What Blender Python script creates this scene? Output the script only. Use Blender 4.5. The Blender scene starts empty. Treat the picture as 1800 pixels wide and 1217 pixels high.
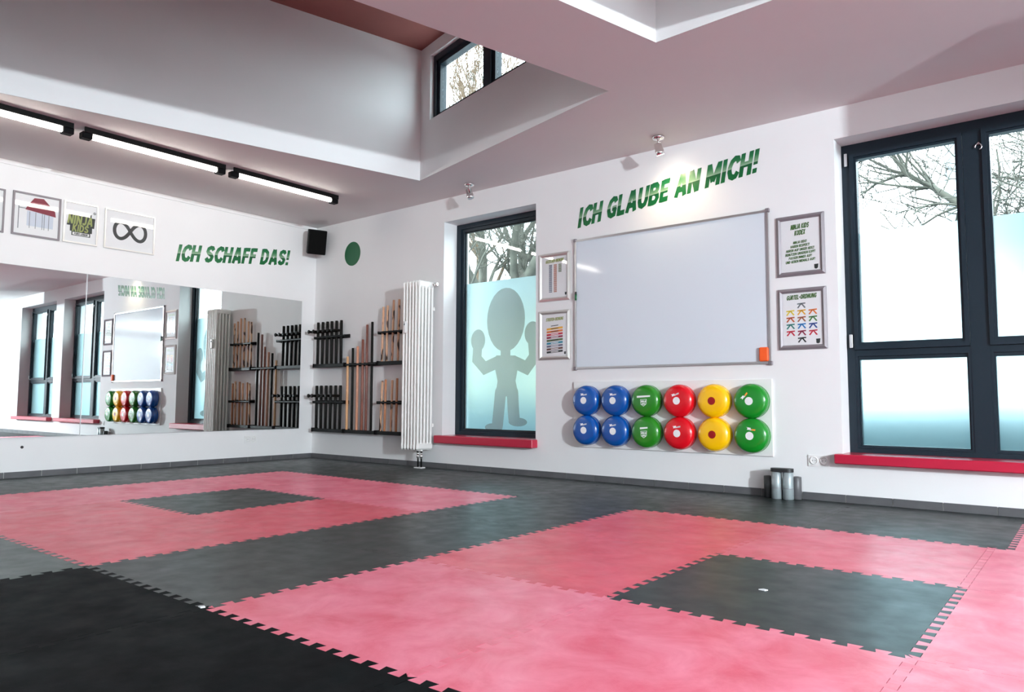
import bpy, bmesh, math, random
from math import sin, cos, pi, radians, hypot
from mathutils import Vector, Matrix
from mathutils.geometry import delaunay_2d_cdt

random.seed(7)
SC = bpy.context.scene
COL = SC.collection

# ------------------------------------------------------------------ camera, world, light, exposure
# x runs along the window wall, y points at it (wall at y=0), mirror wall at x=0, z up, mats' top at z=0
CAM = Vector((7.7075, -5.6327, 0.7221))
FPX = 1283.1
R_ = Vector((0.78138466, 0.62403751, 0.00389756))
U_ = Vector((0.04314183, -0.06024831, 0.99725068))
F_ = Vector((-0.62255666, 0.77906824, 0.07399923))
cd = bpy.data.cameras.new('camera')
cam = bpy.data.objects.new('camera', cd)
COL.objects.link(cam)
M = Matrix((R_, U_, -F_)).transposed().to_4x4()
M.translation = CAM
cam.matrix_world = M
cd.sensor_width = 36.0
cd.lens = FPX * 36.0 / 1800.0
cd.clip_start = 0.05
cd.clip_end = 300
SC.camera = cam

W = bpy.data.worlds.new('overcast_sky')
SC.world = W
W.use_nodes = True
bg = W.node_tree.nodes['Background']
bg.inputs['Color'].default_value = (0.84, 0.94, 1.0, 1)
bg.inputs['Strength'].default_value = 4.9

def point_lamp(name, loc, power, color, radius, kind='POINT'):
    l = bpy.data.lights.new(name, kind)
    l.energy = power
    l.color = color
    l.shadow_soft_size = radius
    o = bpy.data.objects.new(name, l)
    o.location = loc
    COL.objects.link(o)
    return o

point_lamp('strobe_lamp', (14.2, -5.8, 2.22), 1500, (0.84, 0.94, 1.0), 0.09)

SC.view_settings.view_transform = 'Standard'
SC.view_settings.look = 'None'
SC.view_settings.gamma = 1.0
SC.view_settings.use_curve_mapping = False
SC.view_settings.exposure = 1.25
SC.cycles.max_bounces = 10
SC.cycles.diffuse_bounces = 6
SC.cycles.glossy_bounces = 5
SC.cycles.transmission_bounces = 8
SC.cycles.transparent_max_bounces = 12
SC.cycles.sample_clamp_indirect = 6.0
SC.cycles.caustics_reflective = False
SC.cycles.caustics_refractive = False
SC.cycles.use_denoising = True

H = 2.905          # ceiling height
XR, YR = 19.0, -9.5  # far right wall, rear wall

# ------------------------------------------------------------------ materials
MATS = {}
def srgb(r, g, b):
    f = lambda c: (c / 255 / 12.92) if c / 255 <= 0.04045 else ((c / 255 + 0.055) / 1.055) ** 2.4
    return (f(r), f(g), f(b))

def mat(name, col, rough=0.5, metal=0.0, spec=0.5, coat=0.0, noise=0.0, nscale=6.0, bump=0.0, bscale=60.0, emit=None, estr=0.0):
    m = bpy.data.materials.new(name)
    m.use_nodes = True
    nt = m.node_tree
    b = nt.nodes['Principled BSDF']
    b.inputs['Base Color'].default_value = (*col, 1)
    b.inputs['Roughness'].default_value = rough
    b.inputs['Metallic'].default_value = metal
    b.inputs['Specular IOR Level'].default_value = spec
    if coat:
        b.inputs['Coat Weight'].default_value = coat
        b.inputs['Coat Roughness'].default_value = 0.08
    if emit:
        b.inputs['Emission Color'].default_value = (*emit, 1)
        b.inputs['Emission Strength'].default_value = estr
    if noise or bump:
        tc = nt.nodes.new('ShaderNodeTexCoord')
    if noise:
        n = nt.nodes.new('ShaderNodeTexNoise')
        n.inputs['Scale'].default_value = nscale
        n.inputs['Detail'].default_value = 5
        nt.links.new(tc.outputs['Object'], n.inputs['Vector'])
        r = nt.nodes.new('ShaderNodeMapRange')
        r.inputs['From Min'].default_value = 0.3
        r.inputs['From Max'].default_value = 0.7
        r.inputs['To Min'].default_value = 1 - noise
        r.inputs['To Max'].default_value = 1 + noise
        nt.links.new(n.outputs['Fac'], r.inputs['Value'])
        mx = nt.nodes.new('ShaderNodeVectorMath')
        mx.operation = 'SCALE'
        mx.inputs[0].default_value = col
        nt.links.new(r.outputs['Result'], mx.inputs['Scale'])
        nt.links.new(mx.outputs['Vector'], b.inputs['Base Color'])
    if bump:
        n2 = nt.nodes.new('ShaderNodeTexNoise')
        n2.inputs['Scale'].default_value = bscale
        n2.inputs['Detail'].default_value = 4
        nt.links.new(tc.outputs['Object'], n2.inputs['Vector'])
        bp = nt.nodes.new('ShaderNodeBump')
        bp.inputs['Strength'].default_value = bump
        bp.inputs['Distance'].default_value = 0.002
        nt.links.new(n2.outputs['Fac'], bp.inputs['Height'])
        nt.links.new(bp.outputs['Normal'], b.inputs['Normal'])
    MATS[name] = m
    return m

mat('wall_paint', (0.80, 0.80, 0.80), 0.75, spec=0.2, noise=0.012, nscale=2.5, bump=0.10, bscale=180)
mat('ceiling_paint', (0.80, 0.775, 0.775), 0.8, spec=0.2, noise=0.01, nscale=2.0, bump=0.08, bscale=180)
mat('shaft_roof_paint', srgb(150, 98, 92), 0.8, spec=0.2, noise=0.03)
mat('floor_screed', (0.035, 0.037, 0.038), 0.7, noise=0.15)
mat('grey_tile', srgb(88, 88, 90), 0.42, noise=0.12, nscale=9)
mat('grout', srgb(190, 188, 184), 0.9)
mat('frame_anthracite', srgb(28, 40, 49), 0.36, spec=0.28)
mat('gasket', srgb(18, 22, 26), 0.5)
mat('steel', (0.75, 0.75, 0.76), 0.22, metal=1.0)
mat('chrome', (0.85, 0.83, 0.82), 0.10, metal=1.0)
mat('brushed_aluminium', (0.60, 0.59, 0.60), 0.34, metal=0.9)
mat('champagne_metal', (0.78, 0.76, 0.72), 0.30, metal=0.7)
mat('bronze_grey_metal', srgb(128, 121, 126), 0.42, metal=0.1)
mat('red_sill', srgb(180, 22, 56), 0.35, coat=0.3)
mat('white_plastic', (0.80, 0.80, 0.79), 0.35)
mat('radiator_enamel', (0.84, 0.83, 0.80), 0.28)
mat('whiteboard_face', (0.66, 0.72, 0.78), 0.07, spec=0.4)
mat('paper', (0.84, 0.85, 0.86), 0.7, spec=0.08)
mat('black_lacquer', (0.007, 0.006, 0.005), 0.42, spec=0.12)
mat('black_metal', (0.007, 0.007, 0.007), 0.45, spec=0.12)
mat('black_plastic', (0.006, 0.006, 0.007), 0.5, spec=0.10)
mat('black_rubber', (0.015, 0.016, 0.017), 0.5)
mat('speaker_grille', (0.003, 0.003, 0.003), 0.8, spec=0.1, bump=0.6, bscale=400)
mat('green_vinyl', srgb(20, 112, 58), 0.26, spec=0.5, coat=0.25)
mat('green_disc_vinyl', srgb(8, 92, 52), 0.3, spec=0.5)
mat('vinyl_blue', srgb(2, 78, 158), 0.24, coat=0.5)
mat('vinyl_green', srgb(36, 128, 28), 0.24, coat=0.5)
mat('vinyl_deep_green', srgb(16, 134, 34), 0.24, coat=0.5)
mat('vinyl_red', srgb(214, 10, 28), 0.24, coat=0.5)
mat('vinyl_yellow', srgb(250, 192, 4), 0.24, coat=0.5)
mat('dark_seam', (0.02, 0.02, 0.02), 0.5)
mat('print_white', (0.85, 0.85, 0.85), 0.5)
mat('print_orange', srgb(236, 150, 60), 0.5)
mat('print_dark_red', srgb(150, 8, 14), 0.4)
mat('print_dark', srgb(38, 46, 44), 0.5)
mat('print_green', srgb(66, 108, 50), 0.5)
mat('print_olive', srgb(150, 160, 92), 0.5)
mat('print_grey', srgb(120, 128, 132), 0.6)
mat('eraser_orange', srgb(240, 92, 30), 0.6)
mat('foam_silver', srgb(150, 160, 162), 0.38, metal=0.25, noise=0.1, nscale=14)
mat('white_grey', srgb(200, 202, 204), 0.6)
mat('roof_red', srgb(132, 40, 58), 0.6)
mat('pale_blue_print', srgb(206, 214, 226), 0.6)
mat('infinity_ink', srgb(52, 56, 56), 0.5)
mat('bark', srgb(72, 72, 64), 0.9, noise=0.35, nscale=7)
mat('twig', srgb(96, 78, 60), 0.9)
mat('asphalt', (0.085, 0.11, 0.12), 0.9, noise=0.3, nscale=0.8)
mat('house_plaster', srgb(216, 206, 172), 0.9, noise=0.05)
mat('house_pale', srgb(214, 214, 210), 0.9, noise=0.05)
mat('house_window', srgb(70, 84, 96), 0.2)
mat('house_roof', srgb(120, 64, 52), 0.8)
mat('mast_grey', srgb(150, 165, 175), 0.6)
mat('shrub_leaf', srgb(84, 112, 118), 0.8, noise=0.3)
mat('lamp_diffuser', (0.9, 0.9, 0.88), 0.4, emit=(1.0, 0.94, 0.86), estr=14.0)
mat('lamp_glow', (0.9, 0.9, 0.88), 0.4, emit=(1.0, 0.90, 0.76), estr=30.0)
for nm, c in dict(white=(235, 235, 235), yellow=(238, 210, 60), amber=(240, 176, 40), orange=(232, 120, 40), rust=(196, 90, 40),
                  crimson=(206, 30, 60), wine=(150, 34, 70), olive=(86, 104, 60), teal=(20, 140, 170), sky=(30, 130, 200), green=(70, 130, 60),
                  sea=(40, 130, 120), slate=(110, 110, 136), brown=(104, 60, 52), black=(22, 28, 28), blue=(30, 70, 150), brick=(176, 100, 66), steelblue=(84, 96, 120)).items():
    mat('ink_' + nm, srgb(*c), 0.55)

def wood(name, c1, c2, spiral=None):
    m = bpy.data.materials.new(name)
    m.use_nodes = True
    nt = m.node_tree
    b = nt.nodes['Principled BSDF']
    b.inputs['Roughness'].default_value = 0.42
    tc = nt.nodes.new('ShaderNodeTexCoord')
    mp = nt.nodes.new('ShaderNodeMapping')
    mp.inputs['Scale'].default_value = (60, 60, 4)
    nt.links.new(tc.outputs['Object'], mp.inputs['Vector'])
    n = nt.nodes.new('ShaderNodeTexNoise')
    n.inputs['Detail'].default_value = 4
    n.inputs['Scale'].default_value = 1.0
    nt.links.new(mp.outputs['Vector'], n.inputs['Vector'])
    cr = nt.nodes.new('ShaderNodeValToRGB')
    cr.color_ramp.elements[0].position = 0.3
    cr.color_ramp.elements[1].position = 0.7
    cr.color_ramp.elements[0].color = (*c1, 1)
    cr.color_ramp.elements[1].color = (*c2, 1)
    nt.links.new(n.outputs['Fac'], cr.inputs['Fac'])
    out = cr.outputs['Color']
    if spiral:
        oi = nt.nodes.new('ShaderNodeObjectInfo')
        ad = nt.nodes.new('ShaderNodeVectorMath')
        ad.operation = 'ADD'
        mp2 = nt.nodes.new('ShaderNodeMapping')
        mp2.inputs['Scale'].default_value = (26, 26, 9)
        nt.links.new(tc.outputs['Object'], ad.inputs[0])
        nt.links.new(oi.outputs['Random'], ad.inputs[1])
        nt.links.new(ad.outputs['Vector'], mp2.inputs['Vector'])
        n2 = nt.nodes.new('ShaderNodeTexNoise')
        n2.inputs['Scale'].default_value = 1.0
        n2.inputs['Detail'].default_value = 1.0
        nt.links.new(mp2.outputs['Vector'], n2.inputs['Vector'])
        r2 = nt.nodes.new('ShaderNodeValToRGB')
        r2.color_ramp.elements[0].position = 0.56
        r2.color_ramp.elements[1].position = 0.62
        nt.links.new(n2.outputs['Fac'], r2.inputs['Fac'])
        mx = nt.nodes.new('ShaderNodeMixRGB')
        mx.inputs['Color2'].default_value = (*spiral, 1)
        nt.links.new(r2.outputs['Color'], mx.inputs['Fac'])
        nt.links.new(out, mx.inputs['Color1'])
        out = mx.outputs['Color']
    nt.links.new(out, b.inputs['Base Color'])
    MATS[name] = m

wood('wood_pale', srgb(206, 150, 104), srgb(228, 178, 130))
wood('wood_rose', srgb(186, 124, 96), srgb(210, 150, 120))
wood('wood_red', srgb(116, 62, 48), srgb(140, 82, 64))
wood('wood_mahogany', srgb(100, 54, 44), srgb(126, 72, 58))
wood('wood_burnt', srgb(198, 150, 116), srgb(222, 178, 146), srgb(58, 34, 22))
wood('wood_plain', srgb(172, 112, 76), srgb(190, 130, 92))

def mat_mat(name, base, light, rough, tint, spec=0.55):
    """foam puzzle mat: worn, brushed, with streaks and a slightly different grain on every mat"""
    m = bpy.data.materials.new(name)
    m.use_nodes = True
    nt = m.node_tree
    L = nt.links
    b = nt.nodes['Principled BSDF']
    tc = nt.nodes.new('ShaderNodeTexCoord')
    oi = nt.nodes.new('ShaderNodeObjectInfo')
    ad = nt.nodes.new('ShaderNodeVectorMath')
    ad.operation = 'MULTIPLY_ADD'
    ad.inputs[1].default_value = (1, 1, 1)
    sc = nt.nodes.new('ShaderNodeVectorMath')
    sc.operation = 'SCALE'
    sc.inputs[0].default_value = (37.0, 53.0, 11.0)
    L.new(oi.outputs['Random'], sc.inputs['Scale'])
    L.new(tc.outputs['Object'], ad.inputs[0])
    L.new(sc.outputs['Vector'], ad.inputs[2])
    n = nt.nodes.new('ShaderNodeTexNoise')
    n.inputs['Scale'].default_value = 4.6
    n.inputs['Detail'].default_value = 9
    n.inputs['Roughness'].default_value = 0.64
    n.inputs['Distortion'].default_value = 0.5
    L.new(ad.outputs['Vector'], n.inputs['Vector'])
    cr = nt.nodes.new('ShaderNodeValToRGB')
    cr.color_ramp.elements[0].position = 0.34
    cr.color_ramp.elements[1].position = 0.68
    cr.color_ramp.elements[0].color = (*base, 1)
    cr.color_ramp.elements[1].color = (*light, 1)
    L.new(n.outputs['Fac'], cr.inputs['Fac'])
    hv = nt.nodes.new('ShaderNodeMapRange')
    hv.inputs['To Min'].default_value = 1 - tint
    hv.inputs['To Max'].default_value = 1 + tint
    L.new(oi.outputs['Random'], hv.inputs['Value'])
    ml = nt.nodes.new('ShaderNodeVectorMath')
    ml.operation = 'SCALE'
    L.new(cr.outputs['Color'], ml.inputs[0])
    L.new(hv.outputs['Result'], ml.inputs['Scale'])
    L.new(ml.outputs['Vector'], b.inputs['Base Color'])
    n3 = nt.nodes.new('ShaderNodeTexNoise')
    n3.inputs['Scale'].default_value = 9.0
    n3.inputs['Detail'].default_value = 4
    L.new(ad.outputs['Vector'], n3.inputs['Vector'])
    rr = nt.nodes.new('ShaderNodeMapRange')
    rr.inputs['From Min'].default_value = 0.3
    rr.inputs['From Max'].default_value = 0.7
    rr.inputs['To Min'].default_value = rough - 0.05
    rr.inputs['To Max'].default_value = rough + 0.08
    L.new(n3.outputs['Fac'], rr.inputs['Value'])
    L.new(rr.outputs['Result'], b.inputs['Roughness'])
    n2 = nt.nodes.new('ShaderNodeTexNoise')
    n2.inputs['Scale'].default_value = 260
    n2.inputs['Detail'].default_value = 2
    L.new(tc.outputs['Object'], n2.inputs['Vector'])
    bp = nt.nodes.new('ShaderNodeBump')
    bp.inputs['Strength'].default_value = 0.25
    bp.inputs['Distance'].default_value = 0.001
    L.new(n2.outputs['Fac'], bp.inputs['Height'])
    L.new(bp.outputs['Normal'], b.inputs['Normal'])
    b.inputs['Specular IOR Level'].default_value = spec
    MATS[name] = m

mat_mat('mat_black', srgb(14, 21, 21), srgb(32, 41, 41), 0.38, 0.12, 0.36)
mat_mat('mat_dim_black', srgb(16, 21, 22), srgb(32, 38, 39), 0.42, 0.05)  # darker copy: the weaker sheen of this mat is put into its colour
mat_mat('mat_deep_black', srgb(9, 10, 12), srgb(20, 24, 25), 0.55, 0.10, 0.03)  # near mats without sheen, that shade put into the base colour
mat_mat('mat_sheen_black', srgb(52, 60, 59), srgb(80, 90, 88), 0.38, 0.08)  # pale copy with light sheen put into its colour
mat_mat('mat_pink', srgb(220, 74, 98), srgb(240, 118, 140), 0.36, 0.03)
mat_mat('mat_light_pink', srgb(226, 84, 110), srgb(248, 138, 162), 0.36, 0.03)  # lighter copy, bright nap sheen put into the base colour
mat_mat('mat_deep_pink', srgb(214, 62, 84), srgb(234, 98, 118), 0.36, 0.03)  # deeper copy, nap turned from the light, put into the base colour

def clear_glass(name, tint, ior=1.45):
    m = bpy.data.materials.new(name)
    m.use_nodes = True
    nt = m.node_tree
    nt.nodes.clear()
    o = nt.nodes.new('ShaderNodeOutputMaterial')
    t = nt.nodes.new('ShaderNodeBsdfTransparent')
    t.inputs['Color'].default_value = (*tint, 1)
    g = nt.nodes.new('ShaderNodeBsdfGlossy')
    g.inputs['Roughness'].default_value = 0.0
    lw = nt.nodes.new('ShaderNodeLayerWeight')      # Schlick, the same from both faces of the thin pane
    lw.inputs['Blend'].default_value = 0.5
    pw = nt.nodes.new('ShaderNodeMath')
    pw.operation = 'POWER'
    pw.inputs[1].default_value = 4.9
    nt.links.new(lw.outputs['Facing'], pw.inputs[0])
    f = nt.nodes.new('ShaderNodeMath')
    f.operation = 'MULTIPLY_ADD'
    r0 = ((ior - 1) / (ior + 1)) ** 2
    f.inputs[1].default_value = 1 - r0
    f.inputs[2].default_value = r0
    nt.links.new(pw.outputs[0], f.inputs[0])
    mx = nt.nodes.new('ShaderNodeMixShader')
    nt.links.new(f.outputs[0], mx.inputs['Fac'])
    nt.links.new(t.outputs['BSDF'], mx.inputs[1])
    nt.links.new(g.outputs['BSDF'], mx.inputs[2])
    nt.links.new(mx.outputs['Shader'], o.inputs['Surface'])
    MATS[name] = m
clear_glass('window_glass', (0.93, 0.98, 0.98))
clear_glass('picture_glass', (0.99, 0.99, 0.99), 1.4)

def frosted(name, tint, tl):
    m = bpy.data.materials.new(name)
    m.use_nodes = True
    nt = m.node_tree
    nt.nodes.clear()
    o = nt.nodes.new('ShaderNodeOutputMaterial')
    r = nt.nodes.new('ShaderNodeBsdfRefraction')
    r.inputs['Color'].default_value = (*tint, 1)
    r.inputs['IOR'].default_value = 1.3
    r.inputs['Roughness'].default_value = 0.45
    t = nt.nodes.new('ShaderNodeBsdfTranslucent')
    t.inputs['Color'].default_value = (*[c * 0.9 for c in tint], 1)
    mx = nt.nodes.new('ShaderNodeMixShader')
    mx.inputs['Fac'].default_value = tl
    nt.links.new(r.outputs['BSDF'], mx.inputs[1])
    nt.links.new(t.outputs['BSDF'], mx.inputs[2])
    nt.links.new(mx.outputs['Shader'], o.inputs['Surface'])
    MATS[name] = m
frosted('frosted_film', (0.60, 0.69, 0.71), 0.12)
m = bpy.data.materials.new('frosted_film_grey')     # second, denser layer of film: tints what comes through
m.use_nodes = True
nt = m.node_tree
nt.nodes.clear()
o_ = nt.nodes.new('ShaderNodeOutputMaterial')
t_ = nt.nodes.new('ShaderNodeBsdfTransparent')
t_.inputs['Color'].default_value = (0.60, 0.58, 0.56, 1)
d_ = nt.nodes.new('ShaderNodeBsdfDiffuse')
d_.inputs['Color'].default_value = (0.55, 0.58, 0.58, 1)
x_ = nt.nodes.new('ShaderNodeMixShader')
x_.inputs['Fac'].default_value = 0.25
nt.links.new(t_.outputs['BSDF'], x_.inputs[1])
nt.links.new(d_.outputs['BSDF'], x_.inputs[2])
nt.links.new(x_.outputs['Shader'], o_.inputs['Surface'])
MATS['frosted_film_grey'] = m

m = bpy.data.materials.new('mirror_silver')
m.use_nodes = True
nt = m.node_tree
nt.nodes.clear()
o_ = nt.nodes.new('ShaderNodeOutputMaterial')
g_ = nt.nodes.new('ShaderNodeBsdfGlossy')
g_.inputs['Color'].default_value = (0.84, 0.88, 0.87, 1)
g_.inputs['Roughness'].default_value = 0.0
nt.links.new(g_.outputs['BSDF'], o_.inputs['Surface'])
MATS['mirror_silver'] = m

# ------------------------------------------------------------------ mesh helpers
class MB:
    def __init__(s):
        s.v = []; s.f = []; s.smooth = set()
    def add(s, vs, fs, smooth=False):
        o = len(s.v)
        s.v += [tuple(v) for v in vs]
        for f in fs:
            if smooth: s.smooth.add(len(s.f))
            s.f.append(tuple(i + o for i in f))
        return s
    def box(s, x0, x1, y0, y1, z0, z1):
        return s.add([(x0, y0, z0), (x1, y0, z0), (x1, y1, z0), (x0, y1, z0), (x0, y0, z1), (x1, y0, z1), (x1, y1, z1), (x0, y1, z1)],
                     [(0, 3, 2, 1), (4, 5, 6, 7), (0, 1, 5, 4), (1, 2, 6, 5), (2, 3, 7, 6), (3, 0, 4, 7)])
    def bbox(s, x0, x1, y0, y1, z0, z1, b=0.005):
        """box with chamfered edges"""
        xs = (x0, x0 + b, x1 - b, x1); ys = (y0, y0 + b, y1 - b, y1); zs = (z0, z0 + b, z1 - b, z1)
        bm = bmesh.new()
        pts = []
        for a in (0, 3):
            for c in (1, 2):
                for d in (1, 2):
                    pts += [(xs[a], ys[c], zs[d]), (xs[c], ys[a], zs[d]), (xs[c], ys[d], zs[a])]
        for p in set(pts): bm.verts.new(p)
        bmesh.ops.convex_hull(bm, input=bm.verts)
        bm.verts.index_update()
        s.add([v.co[:] for v in bm.verts], [[v.index for v in f.verts] for f in bm.faces])
        bm.free()
        return s
    def prism(s, poly, fr, d0, d1):
        n = len(poly)
        s.add([fr(u, v, d0) for u, v in poly] + [fr(u, v, d1) for u, v in poly],
              [tuple(range(n))[::-1], tuple(range(n, 2 * n))] + [(i, (i + 1) % n, n + (i + 1) % n, n + i) for i in range(n)])
        return s
    def tube(s, path, rad, n=10, caps=True, smooth=True):
        path = [Vector(p) for p in path]
        k = len(path)
        if not hasattr(rad, '__len__'): rad = [rad] * k
        rings = []
        ref = None
        for i, p in enumerate(path):
            t = (path[min(i + 1, k - 1)] - path[max(i - 1, 0)])
            if t.length < 1e-9: t = Vector((0, 0, 1))
            t.normalize()
            if ref is None:
                ref = Vector((1, 0, 0)) if abs(t.x) < 0.8 else Vector((0, 1, 0))
            a = (ref - t * ref.dot(t)).normalized()
            b = t.cross(a)
            ref = a
            rings.append([p + (a * cos(2 * pi * j / n) + b * sin(2 * pi * j / n)) * rad[i] for j in range(n)])
        vs = [v for r in rings for v in r]
        s.add(vs, [(i * n + j, i * n + (j + 1) % n, (i + 1) * n + (j + 1) % n, (i + 1) * n + j) for i in range(k - 1) for j in range(n)], smooth)
        if caps:
            s.add(rings[0], [tuple(range(n))[::-1]])
            s.add(rings[-1], [tuple(range(n))])
        return s
    def lathe(s, prof, fr, cu, cv, n=36, su=1.0, sv=1.0, smooth=True):
        """profile (r, d) revolved round the frame's normal at (cu, cv)"""
        vs = []
        for r, d in prof:
            vs += [fr(cu + r * su * cos(2 * pi * j / n), cv + r * sv * sin(2 * pi * j / n), d) for j in range(n)]
        k = len(prof)
        s.add(vs, [(i * n + j, i * n + (j + 1) % n, (i + 1) * n + (j + 1) % n, (i + 1) * n + j) for i in range(k - 1) for j in range(n)], smooth)
        s.add(vs[:n], [tuple(range(n))])
        s.add(vs[-n:], [tuple(range(n))])
        return s
    def mesh(s, name, origin=Vector((0, 0, 0)), recalc=True):
        me = bpy.data.meshes.new(name)
        me.from_pydata([Vector(v) - origin for v in s.v], [], s.f)
        for i in s.smooth: me.polygons[i].use_smooth = True
        if recalc:
            bm = bmesh.new()
            bm.from_mesh(me)
            bmesh.ops.remove_doubles(bm, verts=bm.verts, dist=1e-6)
            bmesh.ops.recalc_face_normals(bm, faces=bm.faces)
            bm.to_mesh(me)
            bm.free()
        return me
    def build(s, name, material, parent=None, loc=None, recalc=True):
        w = wloc(parent) if parent else Vector((0, 0, 0))
        if loc is None: loc = w
        loc = Vector(loc)
        me = s.mesh(name, loc, recalc)
        me.materials.append(MATS[material])
        o = bpy.data.objects.new(name, me)
        COL.objects.link(o)
        o.location = loc - w
        if parent: o.parent = parent
        return o

def wloc(o):
    p = Vector((0, 0, 0))
    while o:
        p += o.location
        o = o.parent
    return p

def tag(o, label=None, cat=None, group=None, kind=None):
    if label: o['label'] = label
    if cat: o['category'] = cat
    if group: o['group'] = group
    if kind: o['kind'] = kind
    return o

def thing(name, label, cat, loc, group=None, kind=None):
    o = bpy.data.objects.new(name, None)
    COL.objects.link(o)
    o.location = loc
    o.empty_display_size = 0.1
    return tag(o, label, cat, group, kind)

def struct(o):
    o['kind'] = 'structure'
    return o

def copy_tree(o, parent=None):
    c = o.copy()
    COL.objects.link(c)
    c.parent = parent
    for ch in list(o.children):
        copy_tree(ch, c)
    return c

def FB(u, v, d): return (u, -d, v)          # on the window wall: u = x, d = distance into the room
def FA(u, v, d): return (d, u, v)           # on the mirror wall: u = y
ORD = ['first', 'second', 'third', 'fourth', 'fifth', 'sixth', 'seventh', 'eighth', 'ninth', 'tenth', 'eleventh', 'twelfth', 'thirteenth']

def pix(p):
    d = Vector(p) - CAM
    z = d.dot(F_)
    if z < 0.05: return None
    return (900 + FPX * d.dot(R_) / z, 608.5 - FPX * d.dot(U_) / z)

def disc(cu, cv, r, n=32, sv=1.0):
    return [(cu + r * cos(2 * pi * i / n), cv + r * sv * sin(2 * pi * i / n)) for i in range(n)]
def rect(u0, u1, v0, v1): return [(u0, v0), (u1, v0), (u1, v1), (u0, v1)]

def inside(p, poly):
    r = False
    n = len(poly)
    for i in range(n):
        a, b = poly[i], poly[(i + 1) % n]
        if (a[1] > p[1]) != (b[1] > p[1]) and p[0] < (b[0] - a[0]) * (p[1] - a[1]) / (b[1] - a[1]) + a[0]:
            r = not r
    return r

# ------------------------------------------------------------------ lettering (brush-like capitals drawn as strokes)
G = {
 'A': (.74, [[(.10, 0), (.33, 1)], [(.41, 1), (.64, 0)], [(.2, .3), (.54, .3)], [(.31, .88), (.43, .88)]]),
 'B': (.66, [[(.1, 0), (.1, 1)], [(.1, .9), (.4, .9), (.5, .8), (.5, .66), (.4, .54), (.12, .54)], [(.36, .54), (.52, .44), (.56, .28), (.46, .12), (.36, .1), (.1, .1)]]),
 'C': (.64, [[(.60, .70), (.52, .87), (.36, .9), (.2, .8), (.11, .58), (.11, .40), (.2, .18), (.36, .1), (.50, .13), (.60, .30)]]),
 'D': (.68, [[(.1, 0), (.1, 1)], [(.1, .9), (.34, .9), (.52, .76), (.58, .5), (.52, .24), (.34, .1), (.1, .1)]]),
 'E': (.56, [[(.1, 0), (.1, 1)], [(.1, .9), (.54, .9)], [(.1, .5), (.48, .5)], [(.1, .1), (.54, .1)]]),
 'F': (.54, [[(.1, 0), (.1, 1)], [(.1, .9), (.54, .9)], [(.1, .5), (.48, .5)]]),
 'G': (.68, [[(.60, .72), (.52, .87), (.36, .9), (.2, .8), (.11, .58), (.11, .40), (.2, .18), (.36, .1), (.54, .14), (.58, .42)], [(.36, .44), (.66, .44)]]),
 'H': (.66, [[(.1, 0), (.1, 1)], [(.56, 0), (.56, 1)], [(.1, .5), (.56, .5)]]),
 'I': (.26, [[(.13, 0), (.13, 1)]]),
 'J': (.54, [[(.44, 1), (.44, .32), (.36, .13), (.22, .1), (.08, .22)]]),
 'K': (.66, [[(.1, 0), (.1, 1)], [(.58, 1), (.14, .45)], [(.22, .56), (.6, 0)]]),
 'L': (.52, [[(.1, 1), (.1, 0)], [(.1, .1), (.52, .1)]]),
 'M': (.84, [[(.1, 0), (.1, 1)], [(.12, .97), (.42, .2)], [(.42, .2), (.72, .97)], [(.74, 0), (.74, 1)]]),
 'N': (.68, [[(.1, 0), (.1, 1)], [(.12, .98), (.56, .02)], [(.58, 0), (.58, 1)]]),
 'O': (.70, [[(.35, .9), (.17, .8), (.11, .5), (.17, .2), (.35, .1), (.53, .2), (.59, .5), (.53, .8), (.35, .9)]]),
 'P': (.62, [[(.1, 0), (.1, 1)], [(.1, .9), (.4, .9), (.52, .78), (.52, .6), (.4, .46), (.1, .46)]]),
 'R': (.66, [[(.1, 0), (.1, 1)], [(.1, .9), (.4, .9), (.52, .78), (.52, .64), (.4, .5), (.1, .5)], [(.3, .5), (.58, 0)]]),
 'S': (.64, [[(.56, .74), (.46, .88), (.3, .9), (.15, .82), (.12, .68), (.2, .57), (.42, .46), (.53, .33), (.48, .17), (.33, .1), (.18, .13), (.08, .27)]]),
 'T': (.56, [[(.28, 0), (.28, 1)], [(.0, .9), (.56, .9)]]),
 'U': (.66, [[(.1, 1), (.1, .36), (.17, .17), (.33, .1), (.49, .17), (.56, .36), (.56, 1)]]),
 'V': (.66, [[(.08, 1), (.33, 0)], [(.33, 0), (.58, 1)]]),
 'X': (.64, [[(.08, 1), (.56, 0)], [(.56, 1), (.08, 0)]]),
 'Z': (.58, [[(.04, .9), (.52, .9)], [(.5, .95), (.08, .05)], [(.04, .1), (.56, .1)]]),
 '!': (.26, [[(.13, .36), (.13, 1)], [(.13, 0), (.13, .2)]]),
 '-': (.42, [[(.04, .45), (.38, .45)]]),
}
G['\u00d6'] = (.70, [[(x, y * .82) for x, y in G['O'][1][0]], [(.18, .9), (.18, 1.04)], [(.52, .9), (.52, 1.04)]])
G['\u00dc'] = (.66, [[(x, y * .82) for x, y in G['U'][1][0]], [(.2, .9), (.2, 1.04)], [(.46, .9), (.46, 1.04)]])

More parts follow.
